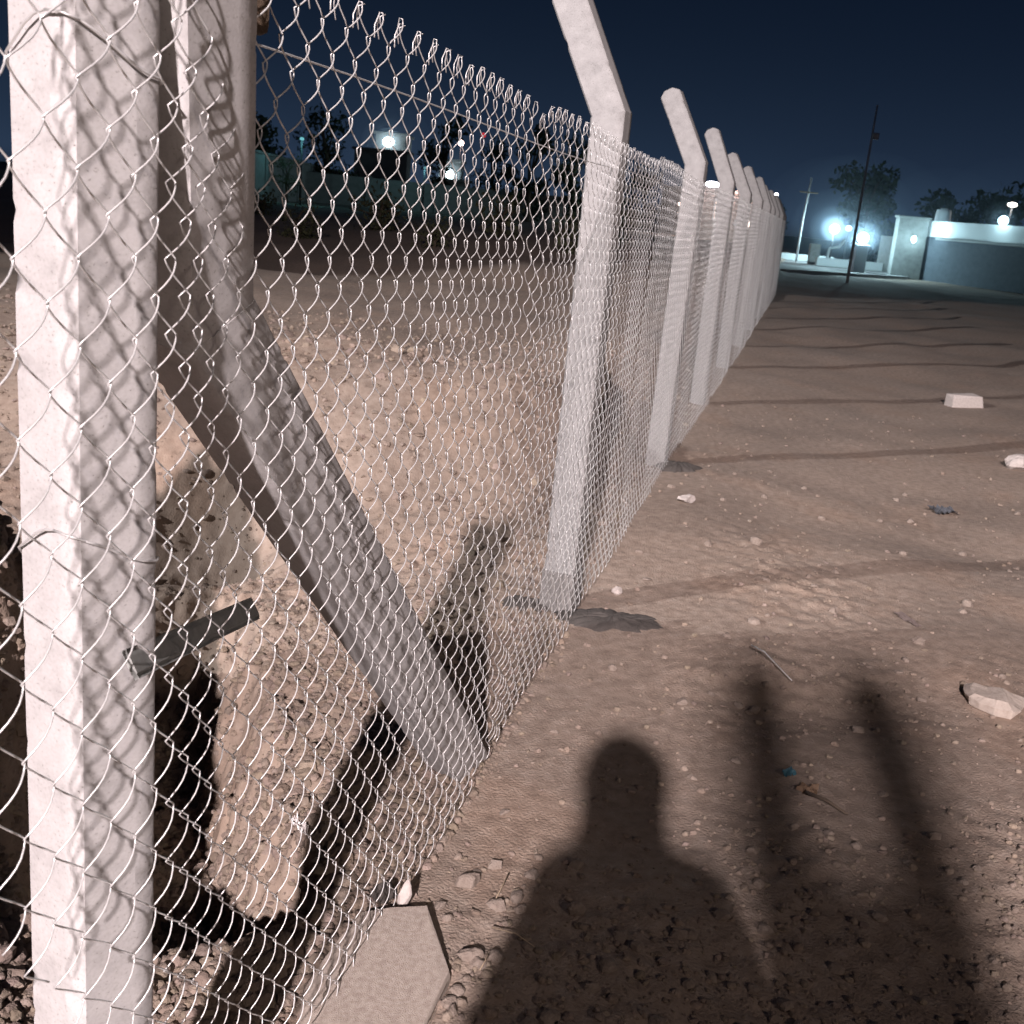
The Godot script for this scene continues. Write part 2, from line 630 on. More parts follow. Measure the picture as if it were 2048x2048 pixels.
# ================================================================ the scene
func _ready() -> void:
	rng.seed = 7
	# camera
	var pitch := deg_to_rad(15.1)
	var roll := deg_to_rad(5.3)
	var fw := Vector3(0, -sin(pitch), -cos(pitch))
	var up0 := Vector3(0, cos(pitch), -sin(pitch))
	var rt := Vector3.RIGHT * cos(roll) + up0 * sin(roll)
	var up := Vector3.RIGHT * -sin(roll) + up0 * cos(roll)
	var cam := Camera3D.new()
	cam.name = "camera"
	cam.fov = rad_to_deg(2.0 * atan(966.0 / 2125.0))
	cam.near = 0.02
	cam.far = 900.0
	cam.transform = Transform3D(Basis(rt, up, -fw), Vector3(0, 1.5, 0))
	var optics := CameraAttributesPhysical.new()
	optics.frustum_focal_length = 12.0 * 2125.0 / 966.0
	optics.frustum_focus_distance = 2.1
	optics.exposure_aperture = 9.0
	cam.attributes = optics
	add_child(cam)
	cam.current = true
	# night sky
	var sky_m := ProceduralSkyMaterial.new()
	sky_m.sky_top_color = Color8(6, 15, 31)
	sky_m.sky_horizon_color = Color8(43, 59, 81)
	sky_m.sky_curve = 0.058
	sky_m.ground_horizon_color = Color8(20, 22, 26)
	sky_m.ground_bottom_color = Color8(14, 13, 13)
	var sky := Sky.new()
	sky.sky_material = sky_m
	var env := Environment.new()
	env.background_mode = Environment.BG_SKY
	env.sky = sky
	env.background_energy_multiplier = 1.0
	env.tonemap_mode = Environment.TONE_MAPPER_LINEAR
	env.tonemap_exposure = 1.0
	env.volumetric_fog_enabled = true
	env.volumetric_fog_density = 0.0
	env.sdfgi_enabled = true
	env.ssao_enabled = true
	env.ssil_enabled = true
	var we := WorldEnvironment.new()
	we.name = "night_air"
	we.environment = env
	add_child(we)
	# two yard floodlights and one added fill lamp behind the photographer; their masts are built in floodlight_mast()
	floodlight_mast(Vector3(-2.2, 0, 17.6), 10.3, Vector3(0.2, 0.0, -5.0), Color(1.0, 0.936, 0.94), 1160.0, 17.5, 1.0, "tall steel mast with a warm white floodlight straight behind the photographer")
	floodlight_mast(Vector3(9.5, 0, 13.0), 9.5, Vector3(0.5, 0.0, -4.0), Color(1.0, 0.90, 0.84), 62.0, 40.0, 0.6, "added lower mast with an unseen warm fill lamp behind the photographer on the right", 0.7)  # added fill that lifts the shadows and the right-hand faces
	floodlight_mast(Vector3(-31.8, 0, 14.3), 15.8, Vector3(0.6, 0.0, -12.4), Color(1.0, 0.98, 0.99), 1450.0, 10.3, 0.12, "tall steel mast with a cold white floodlight far behind on the left", 0.12)

	for e in [[n_big, 11, 0.28, 3], [n_mid, 22, 1.1, 4], [n_fine, 33, 9.0, 3]]:
		e[0].seed = e[1]
		e[0].frequency = e[2]
		e[0].fractal_octaves = e[3]
	n_clod.seed = 44
	n_clod.noise_type = FastNoiseLite.TYPE_CELLULAR
	n_clod.frequency = 17.0
	n_clod.fractal_octaves = 2
	materials()
	make_ground()
	build_fence()
	build_debris()
	build_field_side()
	build_gate_side()
	build_person()

func materials() -> void:
	var w := Color.WHITE
	var soil := noise_tex(3, 0.012, [[0.0, lin(0.20, 0.158, 0.130)], [0.45, lin(0.285, 0.234, 0.197)], [0.62, lin(0.305, 0.254, 0.216)], [1.0, lin(0.38, 0.33, 0.292)]], 1024)
	var soil_b := noise_tex(4, 0.06, [], 1024, false, FastNoiseLite.TYPE_SIMPLEX_SMOOTH, 6)
	M.dirt = textured(mat(w, 0.95), soil, 1.3, soil_b, 0.35)
	M.dirt.vertex_color_use_as_albedo = true
	M.stone = textured(mat(lin(0.8, 0.79, 0.78), 0.95), soil, 4.0, soil_b, 0.25)
	M.stone.vertex_color_use_as_albedo = true
	var con := noise_tex(8, 0.008, [[0.0, lin(0.19, 0.186, 0.183)], [0.35, lin(0.255, 0.249, 0.247)], [0.7, lin(0.29, 0.284, 0.281)], [1.0, lin(0.34, 0.333, 0.33)]], 1024)
	var con_b := noise_tex(9, 0.11, [[0.0, Color.BLACK], [0.32, Color(0.62, 0.62, 0.62)], [1.0, w]], 1024, false, FastNoiseLite.TYPE_SIMPLEX_SMOOTH, 4)
	M.concrete = textured(mat(w, 0.9), con, 1.7, con_b, 0.03)
	var specks := noise_tex(14, 0.09, [[0.0, Color(0.28, 0.27, 0.25)], [0.13, Color(0.42, 0.40, 0.38)], [0.19, Color(0.94, 0.94, 0.93)], [0.6, w], [1.0, w]], 1024, false, FastNoiseLite.TYPE_SIMPLEX_SMOOTH, 3)
	for m in [M.concrete]:
		m.detail_enabled = true
		m.detail_blend_mode = BaseMaterial3D.BLEND_MODE_MUL
		m.detail_albedo = specks
	var con_pale := noise_tex(8, 0.008, [[0.0, lin(0.33, 0.322, 0.318)], [0.35, lin(0.45, 0.44, 0.436)], [0.7, lin(0.50, 0.49, 0.486)], [1.0, lin(0.55, 0.54, 0.535)]], 1024)
	M.concrete_pale = M.concrete.duplicate()
	M.concrete_pale.albedo_texture = con_pale
	M.pale_stone = textured(mat(lin(1.0, 0.92, 0.86), 0.9), con_pale, 5.0, con_b, 0.06)
	M.tan_rock = textured(mat(lin(1.0, 0.98, 0.96), 0.95), noise_tex(31, 0.02, [[0.0, lin(0.32, 0.27, 0.23)], [0.5, lin(0.43, 0.375, 0.33)], [1.0, lin(0.52, 0.47, 0.42)]], 512), 5.0, soil_b, 0.2)
	M.mortar = textured(mat(lin(0.24, 0.215, 0.195), 0.95), con, 4.0, soil_b, 0.3)  # dark grey for footings and the flat patch by the middle post
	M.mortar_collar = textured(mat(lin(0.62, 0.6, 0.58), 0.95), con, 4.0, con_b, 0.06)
	M.wire = mat(lin(0.72, 0.72, 0.71), 0.42, 0.5)
	M.steel = mat(lin(0.42, 0.45, 0.44), 0.45, 0.6)
	M.grey_bar = textured(mat(lin(0.95, 1.0, 0.96), 0.8), con, 6.0, con_b, 0.1)
	M.timber = textured(mat(lin(0.32, 0.22, 0.14), 0.9), con, 8.0, con_b, 0.3)
	M.plaster = textured(mat(lin(1.0, 1.0, 0.98), 0.9), con, 0.5)
	M.block = textured(mat(lin(0.72, 0.76, 0.74), 0.95), con, 0.35)
	M.unlit_wall = textured(mat(lin(0.30, 0.36, 0.44), 0.85), con, 0.4)  # darkened colour standing in for the unlit lower part of the gate wall
	M.pink_plaster = textured(mat(lin(0.95, 0.72, 0.62), 0.95), con, 0.4)
	M.paving = textured(mat(lin(1.0, 1.0, 1.0), 0.9), con, 0.9)
	M.bark = mat(lin(0.10, 0.075, 0.055), 0.95)
	M.leaf = mat(lin(0.03, 0.045, 0.022), 0.85)
	M.leaf.backlight_enabled = true
	M.leaf.backlight = lin(0.012, 0.02, 0.008)
	M.leaf_dry = mat(lin(0.08, 0.085, 0.04), 0.85)
	M.dark_metal = mat(lin(0.06, 0.06, 0.065), 0.5, 0.4)
	M.mast = mat(lin(0.5, 0.5, 0.5), 0.7)
	M.black = mat(lin(0.02, 0.02, 0.022), 0.5)
	M.white_paint = mat(lin(0.5, 0.51, 0.51), 0.7)
	M.tank = mat(lin(0.6, 0.62, 0.64), 0.6)

func floodlight_mast(foot: Vector3, h: float, aim: Vector3, color: Color, energy: float, cone: float, soft: float, label: String, wide := 0.2) -> void:
	var root := thing("floodlight_mast", label, "floodlight", foot)
	part("pole", tube_mesh(PackedVector3Array([Vector3(0, -0.3, 0), Vector3(0, h * 0.5, 0), Vector3(0, h - 0.15, 0)]), 0.11, 12, 0.06), mat(lin(0.35, 0.36, 0.36), 0.5, 0.5), root)
	var head := Node3D.new()
	head.name = "lamp_head"
	root.add_child(head)
	var eye := foot + Vector3(0, h, 0)
	head.transform = Transform3D(Basis.looking_at(aim - eye, Vector3.UP), Vector3(0, h, 0))
	part("housing", box(Vector3(0.5, 0.4, 0.14), 0.02), mat(lin(0.1, 0.1, 0.11), 0.5, 0.4), head, Vector3(0, 0, 0.075))
	part("lamp_lens", box(Vector3(0.42, 0.32, 0.01)), emitter(color, 14.0), head, Vector3(0, 0, -0.006))
	var l := SpotLight3D.new()
	l.name = "lamp_beam"
	l.light_color = color
	l.light_energy = energy
	l.light_size = wide
	l.spot_range = 120.0
	l.spot_attenuation = 2.0
	l.spot_angle = cone
	l.spot_angle_attenuation = soft
	l.shadow_enabled = true
	l.position = Vector3(0, 0, -0.15)
	head.add_child(l)

func build_fence() -> void:
	# corner post, rotated a little against the fence
	var nl := Vector3(-0.568, 0, 0.823)
	var nr := Vector3(0.823, 0, 0.568)
	var root := thing("concrete_fence_post", "thick pale concrete corner post at left, nearest the camera, netting crossing in front", "fence post", Vector3(-0.471, 0, -1.206))
	part("shaft", bar_mesh(Vector3(0, -0.8, 0), Vector3(0, 1.80, 0), Vector3.UP, Vector3.UP, nr, nl, 0.1077, 0.1077, 100, false, 0.012), M.concrete_pale, root)
	part("foot_patch", puddle_mesh(0.14, 0.05, 21), M.mortar, root, Vector3(0, ground(-0.471, -1.206) - 0.02, 0))
	# the strut: the same kind of post, leaned along the fence against the corner post
	var foot := Vector3(-0.045, -0.16, -3.03)
	var bend := Vector3(-0.43, 1.335, -1.43)
	var tip := Vector3(-0.404, 1.735, -1.30)
	var strut := thing("leaning_concrete_strut", "concrete post leaned as a diagonal strut from ground to corner post", "fence strut", foot)
	var d1 := (bend - foot).normalized()
	var d2 := (tip - bend).normalized()
	var face := d2.cross(d1).normalized()
	bent_post(strut, Vector3.ZERO, bend - foot, tip - foot, face, 0.128, 0.115, 140, 0.014, M.concrete_pale)
	# line posts
	var spots := [[0.0, 0.0], [2.88, 0.0], [5.62, 0.0], [8.45, 0.0], [10.95, 0.0], [13.8, 0.0], [16.4, 0.0], [19.1, 0.0], [21.7, 0.0], [24.3, 0.0]]
	var labels := [
		"middle concrete fence post, arm cut by the top edge, grey mortar collar at foot",
		"second concrete line post, rounded arm tip against the night sky, mortar patch beside foot",
		"third concrete line post, in front of the bright white lights",
		"fourth concrete line post, just right of the lit pink building",
		"fifth concrete line post in the receding row",
		"sixth concrete line post in the receding row", "seventh concrete line post in the receding row", "eighth concrete line post in the receding row",
		"last but one concrete line post in the receding row", "farthest concrete line post in the receding row"]
	var fr := Vector3(-0.317, 0, 0.948)
	var left := Vector3(-0.948, 0, -0.317)
	for i in spots.size():
		var base := fence(spots[i][0], -0.085, 0.0)
		base.y = 0.0
		var p := thing("concrete_fence_post", labels[i], "fence post", base, "cranked concrete fence posts")
		var ang := 0.46 + 0.03 * sin(i * 2.3)
		var lean := Vector3(0.012 * sin(i * 1.7), 0, 0.008 * cos(i * 2.9))
		if i > 0:
			lean.x += 0.01
		bent_post(p, Vector3(0, -0.4, 0), Vector3(0, 1.84, 0) + lean, Vector3(0, 1.84, 0) + lean + (left * sin(ang) + Vector3.UP * cos(ang)) * 0.46, fr, 0.122, 0.112, 200 + i * 3, 0.02 if i < 2 else 0.06)
		if i == 0:
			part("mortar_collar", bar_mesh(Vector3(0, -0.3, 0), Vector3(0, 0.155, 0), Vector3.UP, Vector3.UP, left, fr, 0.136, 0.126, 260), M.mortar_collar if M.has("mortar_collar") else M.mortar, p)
			var f := part("foot_patch", puddle_mesh(0.2, 0.03, 5, Vector2(1.35, 0.6)), M.mortar, p, Vector3(0.2, 0.0, 0.12))  # flat dark patch on the ground beside the middle post
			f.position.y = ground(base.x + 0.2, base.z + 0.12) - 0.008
			var f2 := part("foot_patch", puddle_mesh(0.11, 0.03, 6, Vector2(1.0, 0.8)), M.mortar, p, Vector3(-0.14, 0.0, 0.02))
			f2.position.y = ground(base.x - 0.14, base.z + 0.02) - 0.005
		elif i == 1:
			var f3 := part("foot_patch", puddle_mesh(0.15, 0.03, 8, Vector2(1.0, 0.9)), M.mortar, p, Vector3(0.13, 0.0, 0.1))
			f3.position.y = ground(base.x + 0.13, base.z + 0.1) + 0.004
	# netting, in the rolls one can tell apart by the step in their upper edge
	netting("nearest roll of galvanised chain link netting crossing the corner post", -88, -35, func(s): return 1.765 - 0.02 * (s + 2.9), 6, 5)
	netting("second roll of chain link netting between the leaning strut and the middle post", -34, 18, func(s): return 1.735 - 0.012 * s - 0.045 * exp(-((s + 1.36) / 0.09) ** 2), 4, 4)
	netting("third roll of chain link netting, beyond the middle post", 19, 150, func(s): return 1.74 + 0.01 * sin(s * 1.7), 2, 3)
	netting("far chain link netting closing the row of receding posts", 151, 610, func(s): return 1.74, 2, 3, true)
	# tension wire behind the netting
	var st := SurfaceTool.new()
	st.begin(Mesh.PRIMITIVE_TRIANGLES)
	st.set_smooth_group(0)
	var path := PackedVector3Array()
	for i in 90:
		var s := -3.0 + i * 0.3
		path.append(fence(s, -0.03 - 0.05 * (0.5 + 0.5 * sin(s * 2.2)), 1.665 + 0.012 * sin(s * 2.1)))
	tube(st, path, 0.0016, 5)
	st.generate_normals()
	var tw := part("tension_wire", st.commit(), M.wire)
	tag(tw, "single thin tension wire strung behind the top of the netting", "wire")
	# ties round the corner post
	for e in [[1.60, "upper twisted tie wire round the corner post"], [1.085, "middle tie wire round the corner post"]]:
		var pth := PackedVector3Array()
		for k in 27:
			var a := TAU * k / 24.0 + 0.4
			var c := Vector3(cos(a), 0, sin(a))
			var q := nl * c.x + nr * c.z
			var m := maxf(absf(c.x), absf(c.z))
			pth.append(Vector3(-0.471, e[0] + 0.012 * sin(a * 2.0 + 1.0) + 0.03 * cos(a - 0.7), -1.206) + q / pow(m, 0.8) * 0.0615)
		tag(part("tie_wire", tube_mesh(pth, 0.0015, 6), M.wire), e[1], "tie wire")

func single_stone(called: String, label: String, cat: String, x: float, z: float, size: Vector3, yaw: float, seed_: int, material: Material, angular := 1.0, sink := 0.3, group := "") -> void:
	var o := part(called, rock_mesh(seed_, 1.0, angular, 3), material)
	o.transform = Transform3D(Basis(Vector3.UP, yaw).scaled_local(size * 0.5), Vector3(x, ground(x, z) + size.y * (0.5 - sink), z))
	tag(o, label, cat, group)

# a thin crumpled scrap: a bent sheet with thickness
func scrap(called: String, label: String, cat: String, x: float, z: float, size: Vector2, yaw: float, seed_: int, material: Material, lift := 0.012) -> void:
	var n := FastNoiseLite.new()
	n.seed = seed_
	n.frequency = 0.9
	var st := SurfaceTool.new()
	st.begin(Mesh.PRIMITIVE_TRIANGLES)
	st.set_smooth_group(-1)
	var nu := 7
	var g := []
	for s in 2:
		for j in nu + 1:
			for i in nu + 1:
				var u := float(i) / nu - 0.5
				var v := float(j) / nu - 0.5
				var edge := 1.0 + 0.35 * n.get_noise_2d(u * 4.0 + 20.0, v * 4.0)
				g.append(Vector3(u * size.x * edge, lift * (0.6 + 1.6 * n.get_noise_2d(u * 3.5, v * 3.5)) - 0.002 * s, v * size.y * edge))
	var w := nu + 1
	for j in nu:
		for i in nu:
			var a := j * w + i
			quad(st, g[a], g[a + 1], g[a + w + 1], g[a + w])
			var b := a + w * w
			quad(st, g[b], g[b + w], g[b + w + 1], g[b + 1])
	for k in nu:
		for e in [[k, k + 1], [(nu) * w + k + 1, nu * w + k], [(k + 1) * w, k * w], [k * w + nu, (k + 1) * w + nu]]:
			quad(st, g[e[1]], g[e[0]], g[e[0] + w * w], g[e[1] + w * w])
	st.generate_normals()
	var o := part(called, st.commit(), material)
	o.position = Vector3(x, ground(x, z) + 0.004, z)
	o.rotation.y = yaw
	tag(o, label, cat)

func twig(called: String, label: String, cat: String, pts: Array, r: float, material: Material) -> void:
	var path := PackedVector3Array()
	for p in pts:
		path.append(Vector3(p.x, ground(p.x, p.z) + p.y, p.z))
	tag(part(called, tube_mesh(path, r, 6, r * 0.5), material), label, cat)

func build_debris() -> void:
	# the flat broken slab at the bottom of the picture
	var st := SurfaceTool.new()
	st.begin(Mesh.PRIMITIVE_TRIANGLES)
	st.set_smooth_group(-1)
	var outline := [Vector2(-0.235, -2.075), Vector2(-0.185, -2.10), Vector2(-0.105, -2.105), Vector2(-0.098, -2.055), Vector2(-0.072, -1.97), Vector2(-0.05, -1.915), Vector2(-0.052, -1.865), Vector2(-0.075, -1.80), Vector2(-0.09, -1.66), Vector2(-0.20, -1.63), Vector2(-0.29, -1.72), Vector2(-0.315, -1.83), Vector2(-0.29, -1.92), Vector2(-0.262, -1.985)]
	var pts := []
	for p0 in outline:
		var p: Vector2 = p0 + Vector2(n_fine.get_noise_2d(p0.x * 9.0, p0.y * 9.0), n_fine.get_noise_2d(p0.y * 9.0, p0.x * 7.0)) * 0.016
		pts.append(Vector3(p.x + 0.17, 0.028 + 0.012 * n_mid.get_noise_2d(p.x * 9.0, p.y * 9.0), p.y + 1.88))
		pts.append(Vector3((p.x + 0.17) * 1.03, 0.016, (p.y + 1.88) * 1.03))
		pts.append(Vector3((p.x + 0.17) * 1.05, -0.03, (p.y + 1.88) * 1.05))
	hull(st, pts)
	st.generate_normals()
	var slab := part("stone_slab", st.commit(), M.tan_rock)
	slab.position = Vector3(-0.17, ground(-0.1, -1.95) + 0.0, -1.88)
	slab.rotation = Vector3(0.03, 0.0, -0.02)
	tag(slab, "flat broken stone slab at the bottom, netting ending over its left edge", "slab")
	single_stone("broken_tile", "small pale upright fragment standing just beyond the flat slab", "rubble", -0.155, -2.15, Vector3(0.035, 0.09, 0.03), 0.3, 301, M.pale_stone, 1.2, 0.2)
	single_stone("stone", "dark grey lump wedged behind the slab, left of the pale fragment", "stone", -0.205, -2.165, Vector3(0.07, 0.07, 0.05), 0.8, 302, M.mortar, 1.0, 0.2)
	single_stone("stone", "large flat tan rock at the right edge of the path", "rock", 1.70, -3.56, Vector3(0.27, 0.12, 0.2), -0.5, 303, M.tan_rock, 1.3, 0.36)
	single_stone("stone", "smaller tan rock cut by the right edge beside the large flat rock", "rock", 1.86, -3.56, Vector3(0.12, 0.09, 0.10), 0.5, 304, M.tan_rock, 1.2, 0.25)
	single_stone("stone", "whitish rock at the right edge of the path, below the concrete block", "rock", 3.66, -8.1, Vector3(0.24, 0.14, 0.2), 0.2, 305, M.pale_stone, 1.1, 0.2)
	single_stone("stone", "thin pale pointed flake lying before the second line post", "stone", 0.93, -5.92, Vector3(0.13, 0.05, 0.10), 0.9, 306, M.pale_stone, 1.4, 0.2)
	single_stone("stone", "small white pebble beside the middle post's dark patch", "stone", 0.462, -4.40, Vector3(0.05, 0.04, 0.04), 0.1, 307, M.pale_stone, 1.0, 0.25)
	single_stone("stone", "round pebble caught inside the dark shadow of the head and shoulders", "stone", 0.225, -2.18, Vector3(0.045, 0.035, 0.04), 0.4, 308, M.stone, 0.5, 0.2)
	single_stone("stone", "rounded stone beside the ridge where the light strip of path ends", "stone", 1.19, -5.25, Vector3(0.07, 0.05, 0.06), 0.4, 309, M.stone, 0.7, 0.2)
	single_stone("stone", "pinkish flat clod just right of the slab's edge", "clod", 0.0, -1.99, Vector3(0.06, 0.03, 0.035), 0.2, 310, M.stone, 1.0, 0.25)
	single_stone("stone", "broad clod on the bare soil above the slab, largest of that heap", "clod", -0.02, -2.27, Vector3(0.07, 0.04, 0.05), 0.7, 311, M.stone, 1.0, 0.3)
	# concrete block
	var bs := SurfaceTool.new()
	bs.begin(Mesh.PRIMITIVE_TRIANGLES)
	bs.set_smooth_group(-1)
	hull(bs, [Vector3(-0.17, -0.08, -0.085), Vector3(-0.165, 0.06, -0.08), Vector3(-0.15, 0.075, 0.05), Vector3(-0.17, 0.04, 0.085), Vector3(-0.17, -0.08, 0.085), Vector3(0.17, -0.08, 0.08), Vector3(0.13, 0.07, 0.085), Vector3(0.16, 0.055, 0.03), Vector3(0.10, 0.078, -0.07), Vector3(0.15, 0.02, -0.085), Vector3(0.17, -0.08, -0.08)])
	bs.generate_normals()
	var b := part("concrete_block", bs.commit(), M.pale_stone)
	b.position = Vector3(4.42, ground(4.42, -11.3) + 0.05, -11.3)
	b.rotation = Vector3(0.04, 0.12, 0.03)
	tag(b, "pale broken concrete block lying across a long shadow at right", "block")
	var cloth := mat(lin(0.06, 0.065, 0.075), 0.9)
	scrap("litter_scrap", "dark grey crumpled rag on the path at right", "litter", 2.56, -6.55, Vector2(0.14, 0.10), 0.6, 41, cloth, 0.03)
	scrap("litter_scrap", "narrow dark strip lying flat below the long shadow at right", "litter", 1.65, -4.37, Vector2(0.035, 0.15), 0.25, 42, mat(lin(0.13, 0.10, 0.09), 0.9), 0.008)
	scrap("plastic_scrap", "small blue plastic scrap between the two blurred shadow strips", "litter", 0.855, -2.93, Vector2(0.035, 0.025), 0.6, 43, mat(lin(0.04, 0.12, 0.16), 0.4), 0.014)
	scrap("litter_scrap", "brownish orange wrapper scrap just below the blue plastic", "litter", 0.885, -2.83, Vector2(0.05, 0.035), -0.3, 44, mat(lin(0.12, 0.075, 0.045), 0.8), 0.014)
	scrap("paper_scrap", "curled white scrap of paper behind the netting at lower left", "litter", -0.45, -2.47, Vector2(0.06, 0.02), -0.9, 45, mat(lin(0.72, 0.68, 0.66), 0.7), 0.02)
	twig("wire_offcut", "bright bent wire offcut along the broken ridge in the path", "wire", [Vector3(0.90, 0.03, -3.80), Vector3(0.93, 0.045, -3.72), Vector3(0.97, 0.03, -3.64), Vector3(1.0, 0.035, -3.57)], 0.003, M.wire)
	twig("stick", "short dark stick lying between the two blurred shadow strips", "stick", [Vector3(0.87, 0.02, -2.79), Vector3(0.91, 0.025, -2.74), Vector3(0.95, 0.018, -2.67)], 0.006, M.bark)
	var straw := mat(lin(0.42, 0.33, 0.23), 0.9)
	twig("straw", "pale dry straw standing beside the clods right of the netting foot", "straw", [Vector3(0.07, 0.012, -2.31), Vector3(0.055, 0.016, -2.24), Vector3(0.035, 0.01, -2.17)], 0.0018, straw)
	twig("straw", "dry straw poking into the left edge of the dark shadow", "straw", [Vector3(0.04, 0.02, -2.08), Vector3(0.09, 0.025, -2.05), Vector3(0.13, 0.012, -2.03)], 0.0016, straw)
	twig("straw", "short curved straw on the rubble by the slab's right side", "straw", [Vector3(0.02, 0.02, -1.93), Vector3(0.03, 0.03, -1.95), Vector3(0.035, 0.02, -1.99)], 0.0014, straw)
	# brown timber piece and the flat bar tied beside the corner post
	tag(part("timber_piece", bar_mesh(Vector3(-0.409, 1.693, -1.381), Vector3(-0.352, 1.704, -1.458), Vector3(0.9, 0, -0.43).normalized(), Vector3(0.9, 0, -0.43).normalized(), Vector3.UP, Vector3(0.43, 0, 0.9), 0.06, 0.05, 71), M.timber), "dark brown timber offcut wedged at the top behind the corner post", "timber")
	var b0 := fence(-3.11, 0.0, 0.97)
	var b1 := fence(-2.63, -0.09, 0.862)
	var bd := (b1 - b0).normalized()
	var bar := part("flat_bar", bar_mesh(b0, b1, bd, bd, (side * -0.6 + Vector3.UP).normalized(), bd.cross((side * -0.6 + Vector3.UP).normalized()).normalized(), 0.036, 0.007, 72), M.grey_bar)
	tag(bar, "grey flat bar sticking out sideways from the corner post behind netting", "bar")
	# loose clods: alike, and too many to name singly
	var small := [rock_mesh(11, 0.75, 0.9, 1), rock_mesh(12, 0.6, 1.0, 1), rock_mesh(13, 0.85, 0.8, 1), rock_mesh(14, 0.7, 1.2, 1)]
	var done := 0
	while done < 140:
		var z := -1.6 - 5.5 * pow(rng.randf(), 1.6)
		var x := rng.randf_range(-0.2, 0.62) * -z * 0.9
		if rng.randf() > rough_at(x, z) or fence_sf(x, z).y < 0.03:
			continue
		var o := part("clod", small[done % 4], M.stone)
		o.transform = placed(x, z, rng.randf_range(0.010, 0.019) * (1.0 + 0.12 * -z))
		tag(o, "small loose clod of earth among the rubble on the path", "clod", "loose clods on the path")
		done += 1
	scatter("gravel", "fine crumbs and grit strewn over the path and under the netting", small, 60000, func():
		var z := -1.45 - 9.0 * pow(rng.randf(), 2.0)
		var x := rng.randf_range(-0.62, 0.62) * (0.4 - z)
		if rng.randf() > rough_at(x, z) + 0.02 or (z < -4.0 and rng.randf() < 0.6):
			return null
		return placed(x, z, 0.0022 + 0.009 * pow(rng.randf(), 4.0) * (1.0 - 0.06 * z) + 0.0004 * -z), M.stone)
	scatter("rubble", "small crumbled clods on the dug soil at lower left", small, 28000, func():
		var z := -1.5 - 2.6 * rng.randf()
		var x := rng.randf_range(-0.55, 0.06) * (0.1 - z)
		if fence_sf(x, z).y > 0.02 or (z < -2.9 and rng.randf() < 0.4):
			return null
		return placed(x, z, 0.0035 + 0.017 * pow(rng.randf(), 3.2)), M.stone)
	scatter("rubble", "broken clods covering the spoil slope behind the netting", small, 13000, func():
		var z := -1.6 - 10.0 * pow(rng.randf(), 1.2)
		var x := rng.randf_range(-0.62, 0.15) * (0.3 - z)
		var f := fence_sf(x, z)
		if f.y > -0.06:
			return null
		var crest := 0.03 * gauss(x, z, -1.2, -7.3, 1.2, 0.5)
		return placed(x, z, 0.005 + (0.026 + crest) * pow(rng.randf(), 4.0)), M.stone)

func globe(size: Vector3) -> Mesh:
	var s := SphereMesh.new()
	s.radius = 0.5
	s.height = 1.0
	s.radial_segments = 20
	s.rings = 10
	var st := SurfaceTool.new()
	st.append_from(s, 0, Transform3D(Basis.from_scale(size), Vector3.ZERO))
	return st.commit()

func lit_lamp(called: String, label: String, at: Vector3, foot_y: float, color: Color, energy: float, glow: float, size := Vector3(0.3, 0.22, 0.12), face := Vector3(0, -0.3, 1)) -> void:
	var root := thing(called, label, "lamp", Vector3(at.x, foot_y, at.z))
	var h := at.y - foot_y
	part("pole", tube_mesh(PackedVector3Array([Vector3(0, -0.2, -0.08), Vector3(0, h * 0.5, -0.08), Vector3(0, h - size.y * 0.4, -0.02)]), 0.05, 8, 0.035), M.dark_metal, root)
	part("lamp_glass", globe(size), emitter(color, glow), root, Vector3(0, h, 0.0))
	if energy > 0.0:
		var l := lamp(Vector3(0, h, 0.0), color, energy)
		root.add_child(l)

func wall_lamp(label: String, at: Vector3, color: Color, energy: float, glow: float, size := Vector3(0.34, 0.26, 0.1), out := Vector3(0, 0, 1)) -> void:
	var root := thing("wall_lamp", label, "lamp", at)
	part("bracket", tube_mesh(PackedVector3Array([-out * 0.3, -out * 0.15 + Vector3(0, 0.05, 0), Vector3(0, 0.05, 0)]), 0.025, 6), M.dark_metal, root)
	part("lamp_glass", globe(size), emitter(color, glow), root)
	root.add_child(lamp(Vector3(0, -0.02, 0) + out * 0.16, color, energy))

func house(called: String, label: String, at: Vector3, size: Vector3, yaw: float, material: Material) -> Node3D:
	var root := thing(called, label, "building", at)
	root.rotation.y = yaw
	part("wall", box(size), material, root, Vector3(0, size.y / 2, 0))
	part("roof", box(Vector3(size.x + 0.3, 0.16, size.z + 0.3), 0.02), material, root, Vector3(0, size.y + 0.083, 0))
	return root

